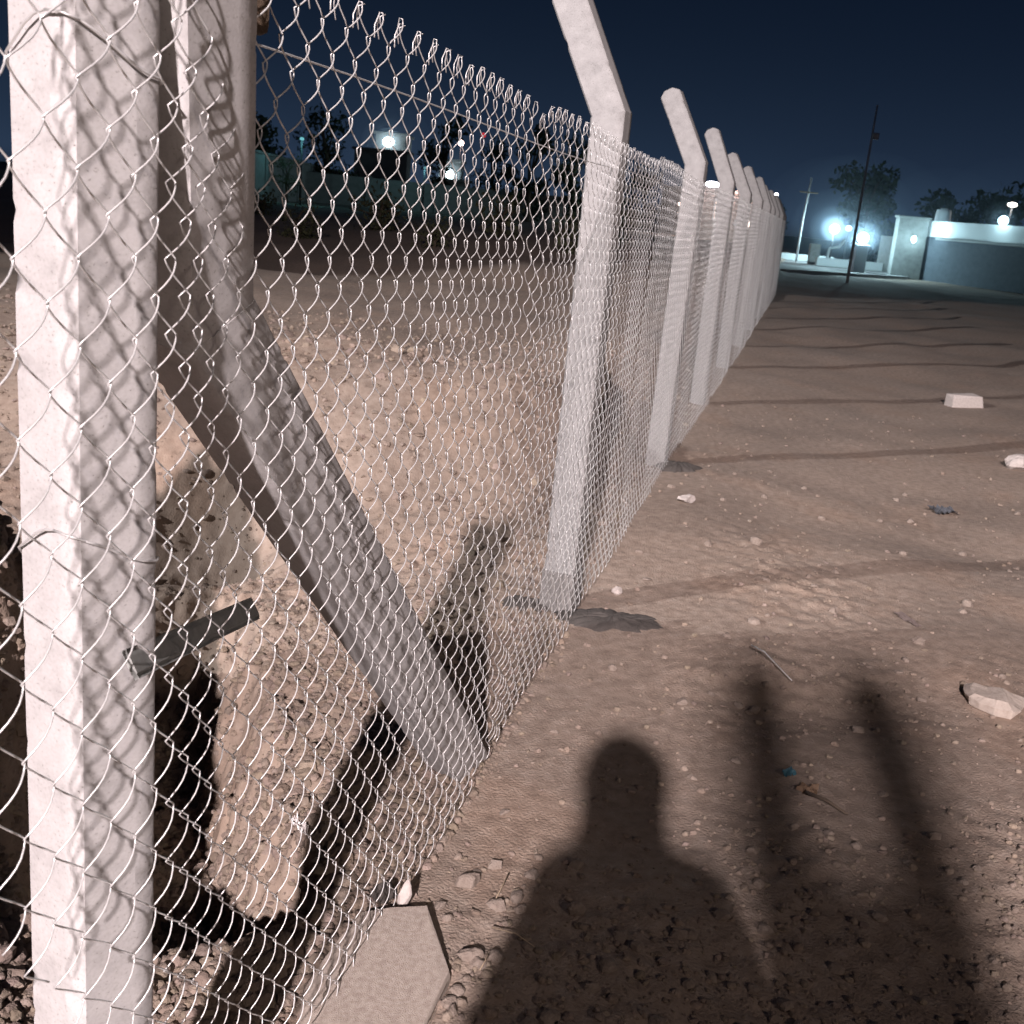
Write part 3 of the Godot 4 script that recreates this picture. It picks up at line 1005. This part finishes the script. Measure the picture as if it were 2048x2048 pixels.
func build_field_side() -> void:
	# long boundary wall
	var a := Vector3(-10.4, 0.0, -34.0)
	var b := Vector3(-13.1, 0.0, -90.0)
	var root := thing("boundary_wall", "long grey block wall of the compound beyond the netting at left", "wall")
	var n := 14
	var dir := (b - a) / n
	var yaw := atan2(-dir.z, dir.x)
	for i in n:
		var c := a + dir * (i + 0.5)
		var top := 2.62 - 0.012 * i
		var p := part("wall_panel", box(Vector3(dir.length() - 0.28, top - 0.2, 0.18)), M.block, root, Vector3(c.x, (top + 0.2) / 2, c.z))
		p.rotation.y = yaw
		var q := part("pilaster", box(Vector3(0.3, top - 0.1, 0.3), 0.02), M.block, root, Vector3(a.x + dir.x * i, (top + 0.3) / 2, a.z + dir.z * i))
		q.rotation.y = yaw
		var cap := part("coping", box(Vector3(dir.length() - 0.31, 0.1, 0.28), 0.02), M.block, root, Vector3(c.x, top + 0.052, c.z))
		cap.rotation.y = yaw
	root = thing("boundary_wall", "low dark stretch of wall closing the field in the distance", "wall")
	for i in 6:
		var c := Vector3(-11.0 + i * 3.6, 1.15, -92.0 - i * 1.9)
		var p := part("wall_panel", box(Vector3(4.0, 1.9, 0.2)), M.block, root, c)
		p.rotation.y = 0.486
	root = thing("boundary_wall", "middle stretch of grey block wall facing across the field, below the trees", "wall")
	for i in 5:
		var c := Vector3(-10.2 + i * 3.3, 1.3, -57.0 - i * 1.3)
		var p := part("wall_panel", box(Vector3(3.3, 1.9, 0.2)), M.block, root, c)
		p.rotation.y = 0.375
		var q := part("pilaster", box(Vector3(0.3, 2.0, 0.32), 0.02), M.block, root, c + Vector3(-1.65, 0.03, 0.66))
		q.rotation.y = 0.375
	lit_lamp("wall_fill_lamp", "added faint blue green fill lamp before the middle stretch of wall", Vector3(-5.6, 2.9, -55.5), 0.8, Color(0.6, 0.95, 1.0), 0.8, 0.3, Vector3(0.14, 0.12, 0.14))  # source added only to light the middle wall
	for i in 9:
		var e = [[-8.4, -25.0, 1.0], [-6.6, -27.5, 0.8], [-5.0, -24.0, 0.9], [-3.7, -27.0, 1.2], [-2.2, -24.5, 0.8], [-0.9, -28.0, 1.2], [0.6, -26.0, 1.0], [2.0, -29.0, 1.1], [-10.0, -29.0, 1.1]][i]
		leaf_tree("scrub_bush", ["dry scrub bush on the dark far bank, leftmost", "low dry bush second along the dark far bank", "dry bush third along the dark far bank", "taller dry bush fourth along the dark far bank", "small dry bush fifth along the dark far bank", "broad dry bush sixth along the dark far bank", "dry bush left of the middle post on the far bank", "dry bush nearest the middle post on the far bank", "dry bush on the far bank half behind the strut's arm"][i], Vector3(e[0], ground(e[0], e[1]) - 0.05, e[1]), e[2] * 0.8, e[2] * 0.75, 420, M.leaf_dry, 560 + i, 0.1)
	# trees beyond the wall
	var t := [
		["broad dark tree beyond the wall, leftmost behind the strut", -15.0, -58.0, 4.2, 2.1], ["tall rounded dark tree beyond the wall, left of the bright house lamp", -10.9, -59.0, 5.0, 1.75],
		["dark tree between the two bright house lamps", -5.7, -68.0, 5.6, 1.8], ["slim dark tree right of the lower house lamp", -2.6, -62.0, 4.6, 1.3],
		["dense dark tree left of the middle post, behind the roll's step", -0.6, -60.0, 5.4, 1.6], ["dark bushy tree directly left of the middle post", 1.6, -60.0, 4.6, 1.7],
		["dark tree half hidden behind the middle post", 3.7, -61.0, 4.1, 1.6], ["low dark tree between the middle post and second line post", 5.6, -64.0, 3.6, 1.4]]
	for i in t.size():
		leaf_tree("tree", t[i][0], Vector3(t[i][1], 0.75, t[i][2]), t[i][3], t[i][4], 1500, M.leaf, 500 + i, 0.2)
	leaf_tree("shrub", "pale shrub lit blue green before the wall at left", Vector3(-10.2, 0.9, -47.0), 2.2, 0.7, 500, M.leaf_dry, 540, 0.3)
	# houses and their lamps
	house("house", "white house far left with the brightest floodlight on its front", Vector3(-9.9, 0.5, -77.0), Vector3(1.9, 4.7, 3.5), 0.0, M.plaster)
	house("outbuilding", "dark flat roofed outbuilding below the white house's floodlight", Vector3(-9.9, 0.5, -72.3), Vector3(3.2, 3.5, 2.2), 0.0, M.block)
	house("house", "small white house with the lower bright lamp, right of the first", Vector3(-6.4, 0.5, -82.0), Vector3(1.5, 3.6, 3.0), 0.0, M.plaster)
	house("outbuilding", "dark low shed before the small white house", Vector3(-6.0, 0.5, -77.5), Vector3(2.4, 2.25, 1.8), 0.0, M.block)
	wall_lamp("brightest white floodlight seen through the netting, on the white house", Vector3(-9.95, 4.75, -74.7), Color(0.86, 0.97, 1.0), 5.0, 14.0, Vector3(0.7, 0.6, 0.3))
	wall_lamp("second bright white lamp through the netting, lower and right", Vector3(-6.35, 3.2, -80.0), Color(0.86, 0.97, 1.0), 3.5, 14.0, Vector3(0.5, 0.7, 0.3))
	lit_lamp("street_lamp", "tiny white lamp just right of the strut's arm", Vector3(-21.8, 4.15, -77.0), 0.3, Color(0.95, 0.97, 1.0), 4.0, 16.0, Vector3(0.3, 0.3, 0.3))
	lit_lamp("street_lamp", "small pinkish lamp high between the dark trees", Vector3(-7.87, 6.76, -109.7), 0.0, Color(1.0, 0.86, 0.82), 6.0, 16.0, Vector3(0.48, 0.48, 0.3))
	lit_lamp("beacon", "faint red beacon right of the pinkish lamp", Vector3(-6.4, 8.2, -119.8), 0.0, Color(1.0, 0.15, 0.2), 0.5, 0.6, Vector3(0.48, 0.48, 0.3))
	lit_lamp("wall_fill_lamp", "added blue green fill lamp on a short pole before the wall at left", Vector3(-9.4, 3.3, -45.5), 0.8, Color(0.55, 0.95, 1.0), 1.0, 0.6, Vector3(0.16, 0.12, 0.3))  # source added to brighten the shrub and the long wall

func build_gate_side() -> void:
	var cold := Color(0.78, 0.95, 1.0)
	# paving at the gate
	var st := SurfaceTool.new()
	st.begin(Mesh.PRIMITIVE_TRIANGLES)
	st.set_smooth_group(-1)
	var pts := []
	for p in [Vector2(9.4, -44.6), Vector2(15.9, -49.8), Vector2(25.0, -68.0), Vector2(9.5, -72.0), Vector2(8.0, -50.0)]:
		pts.append(Vector3(p.x, 0.12, p.y))
		pts.append(Vector3(p.x, -0.2, p.y))
	hull(st, pts)
	st.generate_normals()
	var pv := part("paving", st.commit(), M.paving)
	pv.set_meta("kind", "structure")
	# boundary wall with its white upper band
	var a := Vector3(16.95, 0, -51.0)
	var b := Vector3(25.5, 0, -31.6)
	var w := thing("gate_wall", "boundary wall with a brightly lit white upper band at right", "wall")
	var d := b - a
	var yaw := atan2(-d.z, d.x)
	var c := (a + b) * 0.5
	var lower := part("lower_wall", box(Vector3(d.length(), 1.86, 0.22)), M.unlit_wall, w, Vector3(c.x, 0.93, c.z))  # the lack of light here is put into the wall colour
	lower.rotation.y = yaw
	var band := part("white_band", box(Vector3(d.length(), 0.68, 0.26), 0.01), M.white_paint, w, Vector3(c.x, 2.203, c.z))
	band.rotation.y = yaw
	var shade_ledge := part("shade_ledge", box(Vector3(d.length() * 0.94, 0.08, 0.62), 0.01), M.white_paint, w, Vector3(c.x, 1.80, c.z) + d * 0.03 + Vector3(-0.915, 0, 0.404) * 0.425)  # overhang added so the band lamps leave the lower wall in shade
	shade_ledge.rotation.y = yaw
	var pl := thing("gate_pillar", "thick white gate pillar at the left end of the lit wall", "pillar", Vector3(16.15, 0, -50.9))
	part("shaft", box(Vector3(1.3, 2.55, 0.5), 0.02), M.block, pl, Vector3(0, 1.275, 0))
	part("cap", box(Vector3(1.42, 0.1, 0.62), 0.02), M.block, pl, Vector3(0, 2.602, 0))
	wall_lamp("lamp glowing on the front of the thick gate pillar", Vector3(16.2, 1.7, -50.45), cold, 0.8, 12.0, Vector3(0.22, 0.3, 0.12))
	var wing := thing("gate_wall", "side wall running back from the gate pillar", "wall")
	part("wall", box(Vector3(0.2, 1.75, 4.0)), M.block, wing, Vector3(16.3, 0.875, -53.3))
	var fix := thing("water_tank", "round pale water tank standing above the lit wall", "water tank", Vector3(18.45, 0, -53.9))
	part("stand", box(Vector3(0.9, 2.35, 0.9), 0.02), M.block, fix, Vector3(0, 1.175, 0))
	part("tank", tube_mesh(PackedVector3Array([Vector3(0, 2.352, 0), Vector3(0, 2.45, 0), Vector3(0, 3.0, 0), Vector3(0, 3.14, 0)]), 0.4, 20, 0.3), M.tank, fix)
	part("lid", tube_mesh(PackedVector3Array([Vector3(0, 3.14, 0), Vector3(0, 3.2, 0)]), 0.16, 14), M.tank, fix)
	var wn := Vector3(-0.915, 0, 0.404)
	wall_lamp("bright lamp on the white band next to the gate pillar", Vector3(17.12, 2.28, -50.0), cold, 1.0, 16.0, Vector3(0.4, 0.36, 0.2), wn)
	wall_lamp("bright lamp farther right on the lit white band", Vector3(18.5, 2.72, -47.0), cold, 1.0, 16.0, Vector3(0.4, 0.36, 0.2), wn)
	lit_lamp("street_lamp", "small warm white lamp high at the right edge", Vector3(22.2, 3.7, -55.7), 0.0, Color(1.0, 0.97, 0.92), 3.0, 16.0, Vector3(0.45, 0.2, 0.3))
	# the gate: lamp pillar, second lamp, low walls and a frame
	var lp := thing("lamp_pillar", "short white pillar under the brightest lamp at the gate", "pillar", Vector3(13.95, 0.0, -50.2))
	part("shaft", box(Vector3(0.5, 1.2, 0.4), 0.02), M.white_paint, lp, Vector3(0, 0.6, 0))
	part("cap", box(Vector3(0.6, 0.08, 0.5), 0.02), M.white_paint, lp, Vector3(0, 1.242, 0))
	part("lamp_globe", globe(Vector3(0.48, 0.46, 0.48)), emitter(cold, 16.0), lp, Vector3(0, 1.56, 0))
	lp.add_child(lamp(Vector3(0, 1.56, 0), cold, 17.0))
	lit_lamp("gate_lamp", "second bright lamp of the gate, left of the utility pole", Vector3(14.7, 1.87, -58.2), 0.1, cold, 22.0, 16.0, Vector3(0.48, 0.44, 0.3))
	lit_lamp("gate_lamp", "tiny lamp between the two bright gate lamps", Vector3(16.6, 2.0, -62.8), 0.1, cold, 1.0, 10.0, Vector3(0.3, 0.25, 0.3))
	var rail := thing("low_wall", "low white kerb wall across the lit gate yard", "wall")
	part("wall", box(Vector3(3.6, 0.4, 0.3), 0.03), M.white_paint, rail, Vector3(14.9, 0.32, -54.4))
	rail = thing("low_wall", "longer low kerb wall at the back of the gate yard", "wall")
	part("wall", box(Vector3(6.5, 0.35, 0.3), 0.03), M.white_paint, rail, Vector3(12.2, 0.29, -60.5))
	var fr := thing("tube_barrier", "bent pale tube barrier left of the lamp pillar", "barrier", Vector3(13.9, 0.1, -55.8))
	part("rail", tube_mesh(PackedVector3Array([Vector3(0, 0, 0), Vector3(0.1, 0.85, 0), Vector3(0.55, 0.95, 0), Vector3(0.75, 1.3, 0)]), 0.07, 8), M.white_paint, fr)
	part("post", box(Vector3(0.5, 1.0, 0.3), 0.03), M.plaster, fr, Vector3(-0.6, 0.5, 0))
	# fog shells added round the lit lamps to give their glare a halo
	var banks := []
	for e in [[Vector3(13.95, 1.6, -50.2), 1.0], [Vector3(14.7, 1.9, -58.2), 1.0], [Vector3(17.1, 2.3, -50.0), 0.7], [Vector3(18.5, 2.7, -47.0), 0.7], [Vector3(-9.95, 4.75, -74.2), 1.3], [Vector3(-6.35, 3.2, -79.6), 1.2]]:
		for k in 4:
			var wide: float = [1.3, 2.2, 3.8, 7.0][k] * e[1]
			banks.append([e[0], Vector3(wide * 1.15, wide, wide * 1.15), [0.045, 0.013, 0.006, 0.0025][k]])
	var air := Node3D.new()
	air.name = "haze"
	air.set_meta("kind", "stuff")
	air.set_meta("label", "thin haze added round the distant lamps for their glare")
	add_child(air)
	for e in banks:
		var fog := FogVolume.new()
		fog.name = "halo_shell"
		fog.shape = RenderingServer.FOG_VOLUME_SHAPE_ELLIPSOID
		fog.size = e[1]
		var fm := FogMaterial.new()
		fm.density = e[2]
		fm.albedo = Color(0.85, 0.92, 1.0)
		fog.material = fm
		fog.position = e[0]
		fog.set_meta("kind", "stuff")
		air.add_child(fog, true)
	# utility pole
	var up := thing("utility_pole", "thin leaning utility pole standing in the dark before the gate", "utility pole", Vector3(10.95, 0.0, -40.5))
	part("pole", tube_mesh(PackedVector3Array([Vector3(0, -0.4, 0), Vector3(0.02, 3.0, 0), Vector3(0.05, 5.9, 0)]), 0.055, 10, 0.03), M.mast, up)
	part("plate", box(Vector3(0.2, 0.22, 0.06), 0.02), M.mast, up, Vector3(0.16, 4.9, 0.06))
	up = thing("utility_pole", "slender second pole farther back, left of the bright gate lamps", "utility pole", Vector3(13.1, 0.0, -58.5))
	part("pole", tube_mesh(PackedVector3Array([Vector3(0, -0.4, 0), Vector3(0.02, 2.0, 0), Vector3(0.15, 4.2, 0)]), 0.06, 8, 0.04), M.mast, up)
	part("crossarm", box(Vector3(0.9, 0.06, 0.06), 0.01), M.timber, up, Vector3(0.1, 3.5, 0.08))
	# trees on that side
	var t := [["large dark tree behind the utility pole", 20.5, -74.0, 6.4, 2.9], ["wide dark tree at the right edge above the lit wall", 30.5, -78.0, 6.0, 3.8], ["dark tree behind the water tank", 26.0, -76.0, 5.4, 2.8],
		["small dark tree right of the receding posts", 14.6, -76.0, 3.4, 1.6], ["low dark bush at the end of the fence", 12.6, -74.0, 2.6, 1.5]]
	for i in t.size():
		leaf_tree("tree", t[i][0], Vector3(t[i][1], 0.0, t[i][2]), t[i][3], t[i][4], 1600, M.leaf, 600 + i, 0.25)
	# pink lit building behind the fence
	var warm := Color(1.0, 0.84, 0.76)
	var h := house("pink_building", "low pinkish building with glowing windows behind the fence posts", Vector3(9.2, 0.0, -62.4), Vector3(4.6, 3.15, 3.6), 0.28, M.pink_plaster)
	for e in [[-0.35, 2.3, 0.85, 0.9], [1.72, 2.3, 0.3, 0.9], [0.75, 1.75, 0.5, 0.25], [1.3, 1.72, 0.2, 0.25]]:
		var f := part("window", box(Vector3(e[2] + 0.12, e[3] + 0.12, 0.08)), M.white_paint, h, Vector3(e[0], e[1], 1.83))
		part("window_pane", box(Vector3(e[2], e[3], 0.02)), emitter(warm, 3.0), f, Vector3(0, 0, 0.045))
		f.add_child(lamp(Vector3(0, 0, 0.5), warm, 0.5 * e[2] * e[3] + 0.05))
	wall_lamp("left bright lamp on the roof edge of the pinkish building", Vector3(8.6, 3.5, -59.8), Color(0.95, 0.95, 1.0), 3.0, 14.0, Vector3(0.75, 0.3, 0.3))
	wall_lamp("right bright lamp on the roof edge of the pinkish building", Vector3(10.25, 3.32, -60.6), Color(1.0, 0.9, 0.9), 2.0, 14.0, Vector3(0.3, 0.34, 0.3))
	lit_lamp("yard_lamp", "upper small warm lamp left of the second line post", Vector3(6.83, 2.37, -57.6), 0.1, warm, 0.5, 14.0, Vector3(0.16, 0.16, 0.3))
	lit_lamp("yard_lamp", "lower small warm lamp left of the second line post", Vector3(6.85, 1.94, -57.0), 0.1, warm, 0.5, 14.0, Vector3(0.24, 0.22, 0.3))
	lit_lamp("street_lamp", "small white lamp right of the farthest posts", Vector3(15.6, 3.76, -78.5), 0.1, Color(0.95, 0.95, 1.0), 2.0, 14.0, Vector3(0.3, 0.4, 0.3))

# ---------------------------------------------------------------- the photographer
# surface nets over the smooth union of tapered capsules [from, to, radius, radius]
func flesh(bones: Array, cell: float, k: float) -> Mesh:
	var lo := Vector3.ONE * 1e9
	var hi := -lo
	for b in bones:
		var m: float = maxf(b[2], b[3]) + 3.0 * k + cell * 2.0
		for p in [b[0], b[1]]:
			lo = lo.min(p - Vector3.ONE * m)
			hi = hi.max(p + Vector3.ONE * m)
	var nx := int((hi.x - lo.x) / cell) + 2
	var ny := int((hi.y - lo.y) / cell) + 2
	var nz := int((hi.z - lo.z) / cell) + 2
	var acc := PackedFloat32Array()
	acc.resize(nx * ny * nz)
	for b in bones:
		var a: Vector3 = b[0]
		var e: Vector3 = b[1]
		var ra: float = b[2]
		var rb: float = b[3]
		var m := maxf(ra, rb) + 3.0 * k + cell
		var l0 := (a.min(e) - Vector3.ONE * m - lo) / cell
		var l1 := (a.max(e) + Vector3.ONE * m - lo) / cell
		var ab := e - a
		var ll := maxf(ab.length_squared(), 1e-9)
		for z in range(int(l0.z), int(l1.z) + 1):
			for y in range(int(l0.y), int(l1.y) + 1):
				for x in range(int(l0.x), int(l1.x) + 1):
					var p := lo + Vector3(x, y, z) * cell
					var t := clampf((p - a).dot(ab) / ll, 0.0, 1.0)
					var d := (p - a - ab * t).length() - lerpf(ra, rb, t)
					acc[(z * ny + y) * nx + x] += exp(-d / k)
	var st := SurfaceTool.new()
	st.begin(Mesh.PRIMITIVE_TRIANGLES)
	st.set_smooth_group(0)
	var at := {}
	var verts := PackedVector3Array()
	var steps := [0, 1, nx, nx + 1, nx * ny, nx * ny + 1, nx * ny + nx, nx * ny + nx + 1]
	for z in nz - 1:
		for y in ny - 1:
			for x in nx - 1:
				var i := (z * ny + y) * nx + x
				var n := 0
				for s in steps:
					if acc[i + s] > 1.0:
						n += 1
				if n == 0 or n == 8:
					continue
				var sum := Vector3.ZERO
				var w := 0
				for e in [[0, 1], [2, 3], [4, 5], [6, 7], [0, 2], [1, 3], [4, 6], [5, 7], [0, 4], [1, 5], [2, 6], [3, 7]]:
					var va := acc[i + steps[e[0]]]
					var vb := acc[i + steps[e[1]]]
					if (va > 1.0) == (vb > 1.0):
						continue
					var da := -log(maxf(va, 1e-6)) * k
					var db := -log(maxf(vb, 1e-6)) * k
					var t := da / (da - db)
					var pa := Vector3(e[0] & 1, (e[0] >> 1) & 1, e[0] >> 2)
					var pb := Vector3(e[1] & 1, (e[1] >> 1) & 1, e[1] >> 2)
					sum += pa.lerp(pb, t)
					w += 1
				at[i] = verts.size()
				verts.append(lo + (Vector3(x, y, z) + sum / w) * cell)
	var idx := PackedInt32Array()
	for i in at:
		for axis in [[1, nx, nx * ny], [nx, nx * ny, 1], [nx * ny, 1, nx]]:
			var j: int = i + axis[0]
			if j >= acc.size() or (acc[i] > 1.0) == (acc[j] > 1.0):
				continue
			var q := [i, i - axis[1], i - axis[1] - axis[2], i - axis[2]]
			if not (at.has(q[1]) and at.has(q[2]) and at.has(q[3])):
				continue
			if acc[i] > 1.0:
				q.reverse()
			idx.append_array([at[q[0]], at[q[1]], at[q[2]], at[q[0]], at[q[2]], at[q[3]]])
	for i in idx:
		st.add_vertex(verts[i])
	st.index()
	st.generate_normals()
	return st.commit()

func build_person() -> void:
	var g := ground(-0.02, 0.37)
	var root := thing("person", "person standing behind the camera in dark shirt and trousers, photographing the fence", "person", Vector3(-0.02, g, 0.37))
	var skin := mat(lin(0.32, 0.19, 0.13), 0.6)
	var shirt := mat(lin(0.05, 0.055, 0.07), 0.95)
	var jeans := mat(lin(0.03, 0.035, 0.05), 0.95)
	var hair := mat(lin(0.012, 0.010, 0.009), 0.7)
	var shoe := mat(lin(0.04, 0.03, 0.025), 0.6)
	var k := 0.965
	root.scale = Vector3.ONE * k
	var hl := Vector3(-0.15, 0.97, -0.12)
	var hr := (Vector3(0.03, 1.40, 0.04) - root.position) / k
	var el := Vector3(-0.225, 1.09, 0.05)
	var er := Vector3(0.27, 1.17, -0.12)
	var sl := Vector3(-0.09, 1.41, -0.02)
	var sr := Vector3(0.15, 1.42, -0.02)
	var body := [
		[Vector3(0, 1.44, 0.0), Vector3(0, 1.52, -0.02), 0.058, 0.055], [Vector3(0, 1.62, -0.03), Vector3(0, 1.60, -0.055), 0.09, 0.075], [Vector3(0, 1.535, -0.075), Vector3(0, 1.53, -0.09), 0.05, 0.035],
		[Vector3(0, 1.575, -0.135), Vector3(0, 1.555, -0.145), 0.012, 0.014], [Vector3(-0.085, 1.58, -0.03), Vector3(-0.09, 1.55, -0.03), 0.016, 0.01], [Vector3(0.085, 1.58, -0.03), Vector3(0.09, 1.55, -0.03), 0.016, 0.01],
		[Vector3(0, 1.32, 0), Vector3(0, 1.05, 0), 0.125, 0.115], [Vector3(-0.07, 1.3, 0), Vector3(0.07, 1.3, 0), 0.115, 0.115], [Vector3(-0.06, 0.95, 0.01), Vector3(0.06, 0.95, 0.01), 0.115, 0.115],
		[sl, el, 0.055, 0.04], [el, hl + Vector3(-0.02, 0.02, 0.03), 0.042, 0.028], [sr, er, 0.055, 0.04], [er, hr + Vector3(0.05, -0.06, 0.07), 0.042, 0.028],
		[Vector3(-0.1, 0.92, 0), Vector3(-0.11, 0.50, -0.01), 0.085, 0.055], [Vector3(-0.11, 0.50, -0.01), Vector3(-0.12, 0.08, 0.02), 0.055, 0.036],
		[Vector3(0.1, 0.92, 0), Vector3(0.12, 0.50, 0.0), 0.085, 0.055], [Vector3(0.12, 0.50, 0.0), Vector3(0.13, 0.08, 0.03), 0.055, 0.036]]
	var b := part("body", flesh(body, 0.014, 0.012), skin, root)
	part("shirt", flesh([
		[Vector3(0, 1.36, 0), Vector3(0, 1.02, 0), 0.138, 0.135], [Vector3(-0.07, 1.27, 0), Vector3(0.07, 1.27, 0), 0.125, 0.125], [Vector3(-0.07, 0.95, 0.01), Vector3(0.07, 0.95, 0.01), 0.125, 0.125],
		[sl, el, 0.075, 0.06], [el, el.lerp(hl, 0.55), 0.06, 0.045], [sr, er, 0.075, 0.06], [er, er.lerp(hr, 0.55), 0.06, 0.045], [sl, Vector3(0, 1.42, 0), 0.06, 0.06], [sr, Vector3(0, 1.42, 0), 0.06, 0.06], [Vector3(-0.03, 1.49, 0.03), sl, 0.075, 0.07], [Vector3(0.03, 1.48, 0.03), sr, 0.075, 0.075], [sl, el + Vector3(0.05, 0.0, 0), 0.08, 0.075], [Vector3(-0.05, 1.52, 0.03), el + Vector3(0.03, 0.05, 0), 0.06, 0.065], [Vector3(0.05, 1.52, 0.03), Vector3(0.2, 1.33, 0.0), 0.06, 0.07]], 0.016, 0.014), shirt, root)
	part("trousers", flesh([
		[Vector3(-0.07, 0.93, 0.01), Vector3(0.07, 0.93, 0.01), 0.122, 0.122], [Vector3(-0.1, 0.9, 0), Vector3(-0.11, 0.5, -0.01), 0.1, 0.075], [Vector3(-0.11, 0.5, -0.01), Vector3(-0.12, 0.08, 0.02), 0.075, 0.062],
		[Vector3(0.1, 0.9, 0), Vector3(0.12, 0.5, 0), 0.1, 0.075], [Vector3(0.12, 0.5, 0), Vector3(0.13, 0.08, 0.03), 0.075, 0.062]], 0.018, 0.01), jeans, root)
	part("hair", flesh([[Vector3(0, 1.655, -0.02), Vector3(0, 1.56, 0.03), 0.10, 0.105], [Vector3(-0.01, 1.70, -0.02), Vector3(0.01, 1.69, -0.01), 0.092, 0.092], [Vector3(-0.06, 1.64, -0.06), Vector3(0.06, 1.64, -0.06), 0.045, 0.045]], 0.012, 0.012), hair, root)
	for s in [-1, 1]:
		part("shoe", flesh([[Vector3(s * 0.125, 0.045, 0.05), Vector3(s * 0.14, 0.038, -0.13), 0.045, 0.038], [Vector3(s * 0.125, 0.07, 0.03), Vector3(s * 0.127, 0.05, -0.05), 0.045, 0.04]], 0.012, 0.01), shoe, root)
		# hands closed on the lower half of the telephone
		var h: Vector3 = hl if s < 0 else hr
		if s < 0:
			# the left hand rests on the hip
			var rest := [[h + Vector3(-0.02, 0.02, 0.03), h + Vector3(0.0, -0.02, -0.01), 0.027, 0.028]]
			for f in 4:
				var kn := h + Vector3(0.0, -0.035 + 0.021 * f, -0.02)
				var mid := kn + Vector3(0.018, -0.012, -0.03)
				rest.append([kn, mid, 0.0095, 0.009])
				rest.append([mid, mid + Vector3(0.03, -0.012, -0.006) * [0.85, 1.0, 0.95, 0.75][f], 0.009, 0.0075])
			rest.append([h + Vector3(-0.01, 0.03, 0.02), h + Vector3(0.012, 0.055, 0.0), 0.012, 0.009])
			part("hand", flesh(rest, 0.005, 0.0035), skin, b)
			continue
		var hand := [[h + Vector3(s * 0.05, -0.06, 0.07), h + Vector3(s * 0.03, -0.03, 0.035), 0.027, 0.03], [h + Vector3(s * 0.032, -0.015, 0.03), h + Vector3(s * 0.028, -0.06, 0.03), 0.017, 0.017],
			[h + Vector3(s * 0.02, -0.02, 0.045), h + Vector3(-s * 0.01, 0.0, 0.032), 0.011, 0.009]]
		for f in 4:
			var y := 0.012 - 0.022 * f
			var len: float = [0.92, 1.0, 0.95, 0.78][f]
			hand.append([h + Vector3(s * 0.034, y - 0.012, 0.02), h + Vector3(s * 0.022, y - 0.008, 0.004), 0.0095, 0.009])
			hand.append([h + Vector3(s * 0.022, y - 0.008, 0.004), h + Vector3(s * 0.022 - s * 0.034 * len, y, -0.001), 0.009, 0.0075])
		part("hand", flesh(hand, 0.005, 0.0035), skin, b)
	# telephone
	var cam := get_node("camera") as Camera3D
	var ph := thing("telephone", "dark telephone held upright in the photographer's hands", "telephone")
	var cb := cam.transform.basis
	ph.transform = Transform3D(cb, cam.position + cb.z * 0.03 - cb.y * 0.06)
	part("case", box(Vector3(0.074, 0.155, 0.008), 0.002), M.black, ph)
	part("screen", box(Vector3(0.068, 0.146, 0.001)), mat(lin(0.02, 0.02, 0.025), 0.1), ph, Vector3(0, 0, 0.0046))
	# made-up stand out of view, shaped to throw the blurred shadow beside the photographer's
	var st := thing("shadow_stand", "unseen twin post stand added behind the photographer to cast the two blurred shadow strips", "shade_panel", Vector3(-0.249, 0, 5.0))
	for s in [-1, 1]:
		part("post", box(Vector3(0.155, 4.7, 0.14), 0.01), M.concrete, st, Vector3(s * 0.112, 1.88, 0))
	part("shade_panel", box(Vector3(0.066, 2.2, 0.24), 0.003), M.steel, st, Vector3(0, 2.7, 0.0))  # panel added to darken the gap between the two post shadows
	part("panel_front", box(Vector3(0.056, 2.0, 0.012), 0.003), M.steel, st, Vector3(0, 2.7, 0.127))
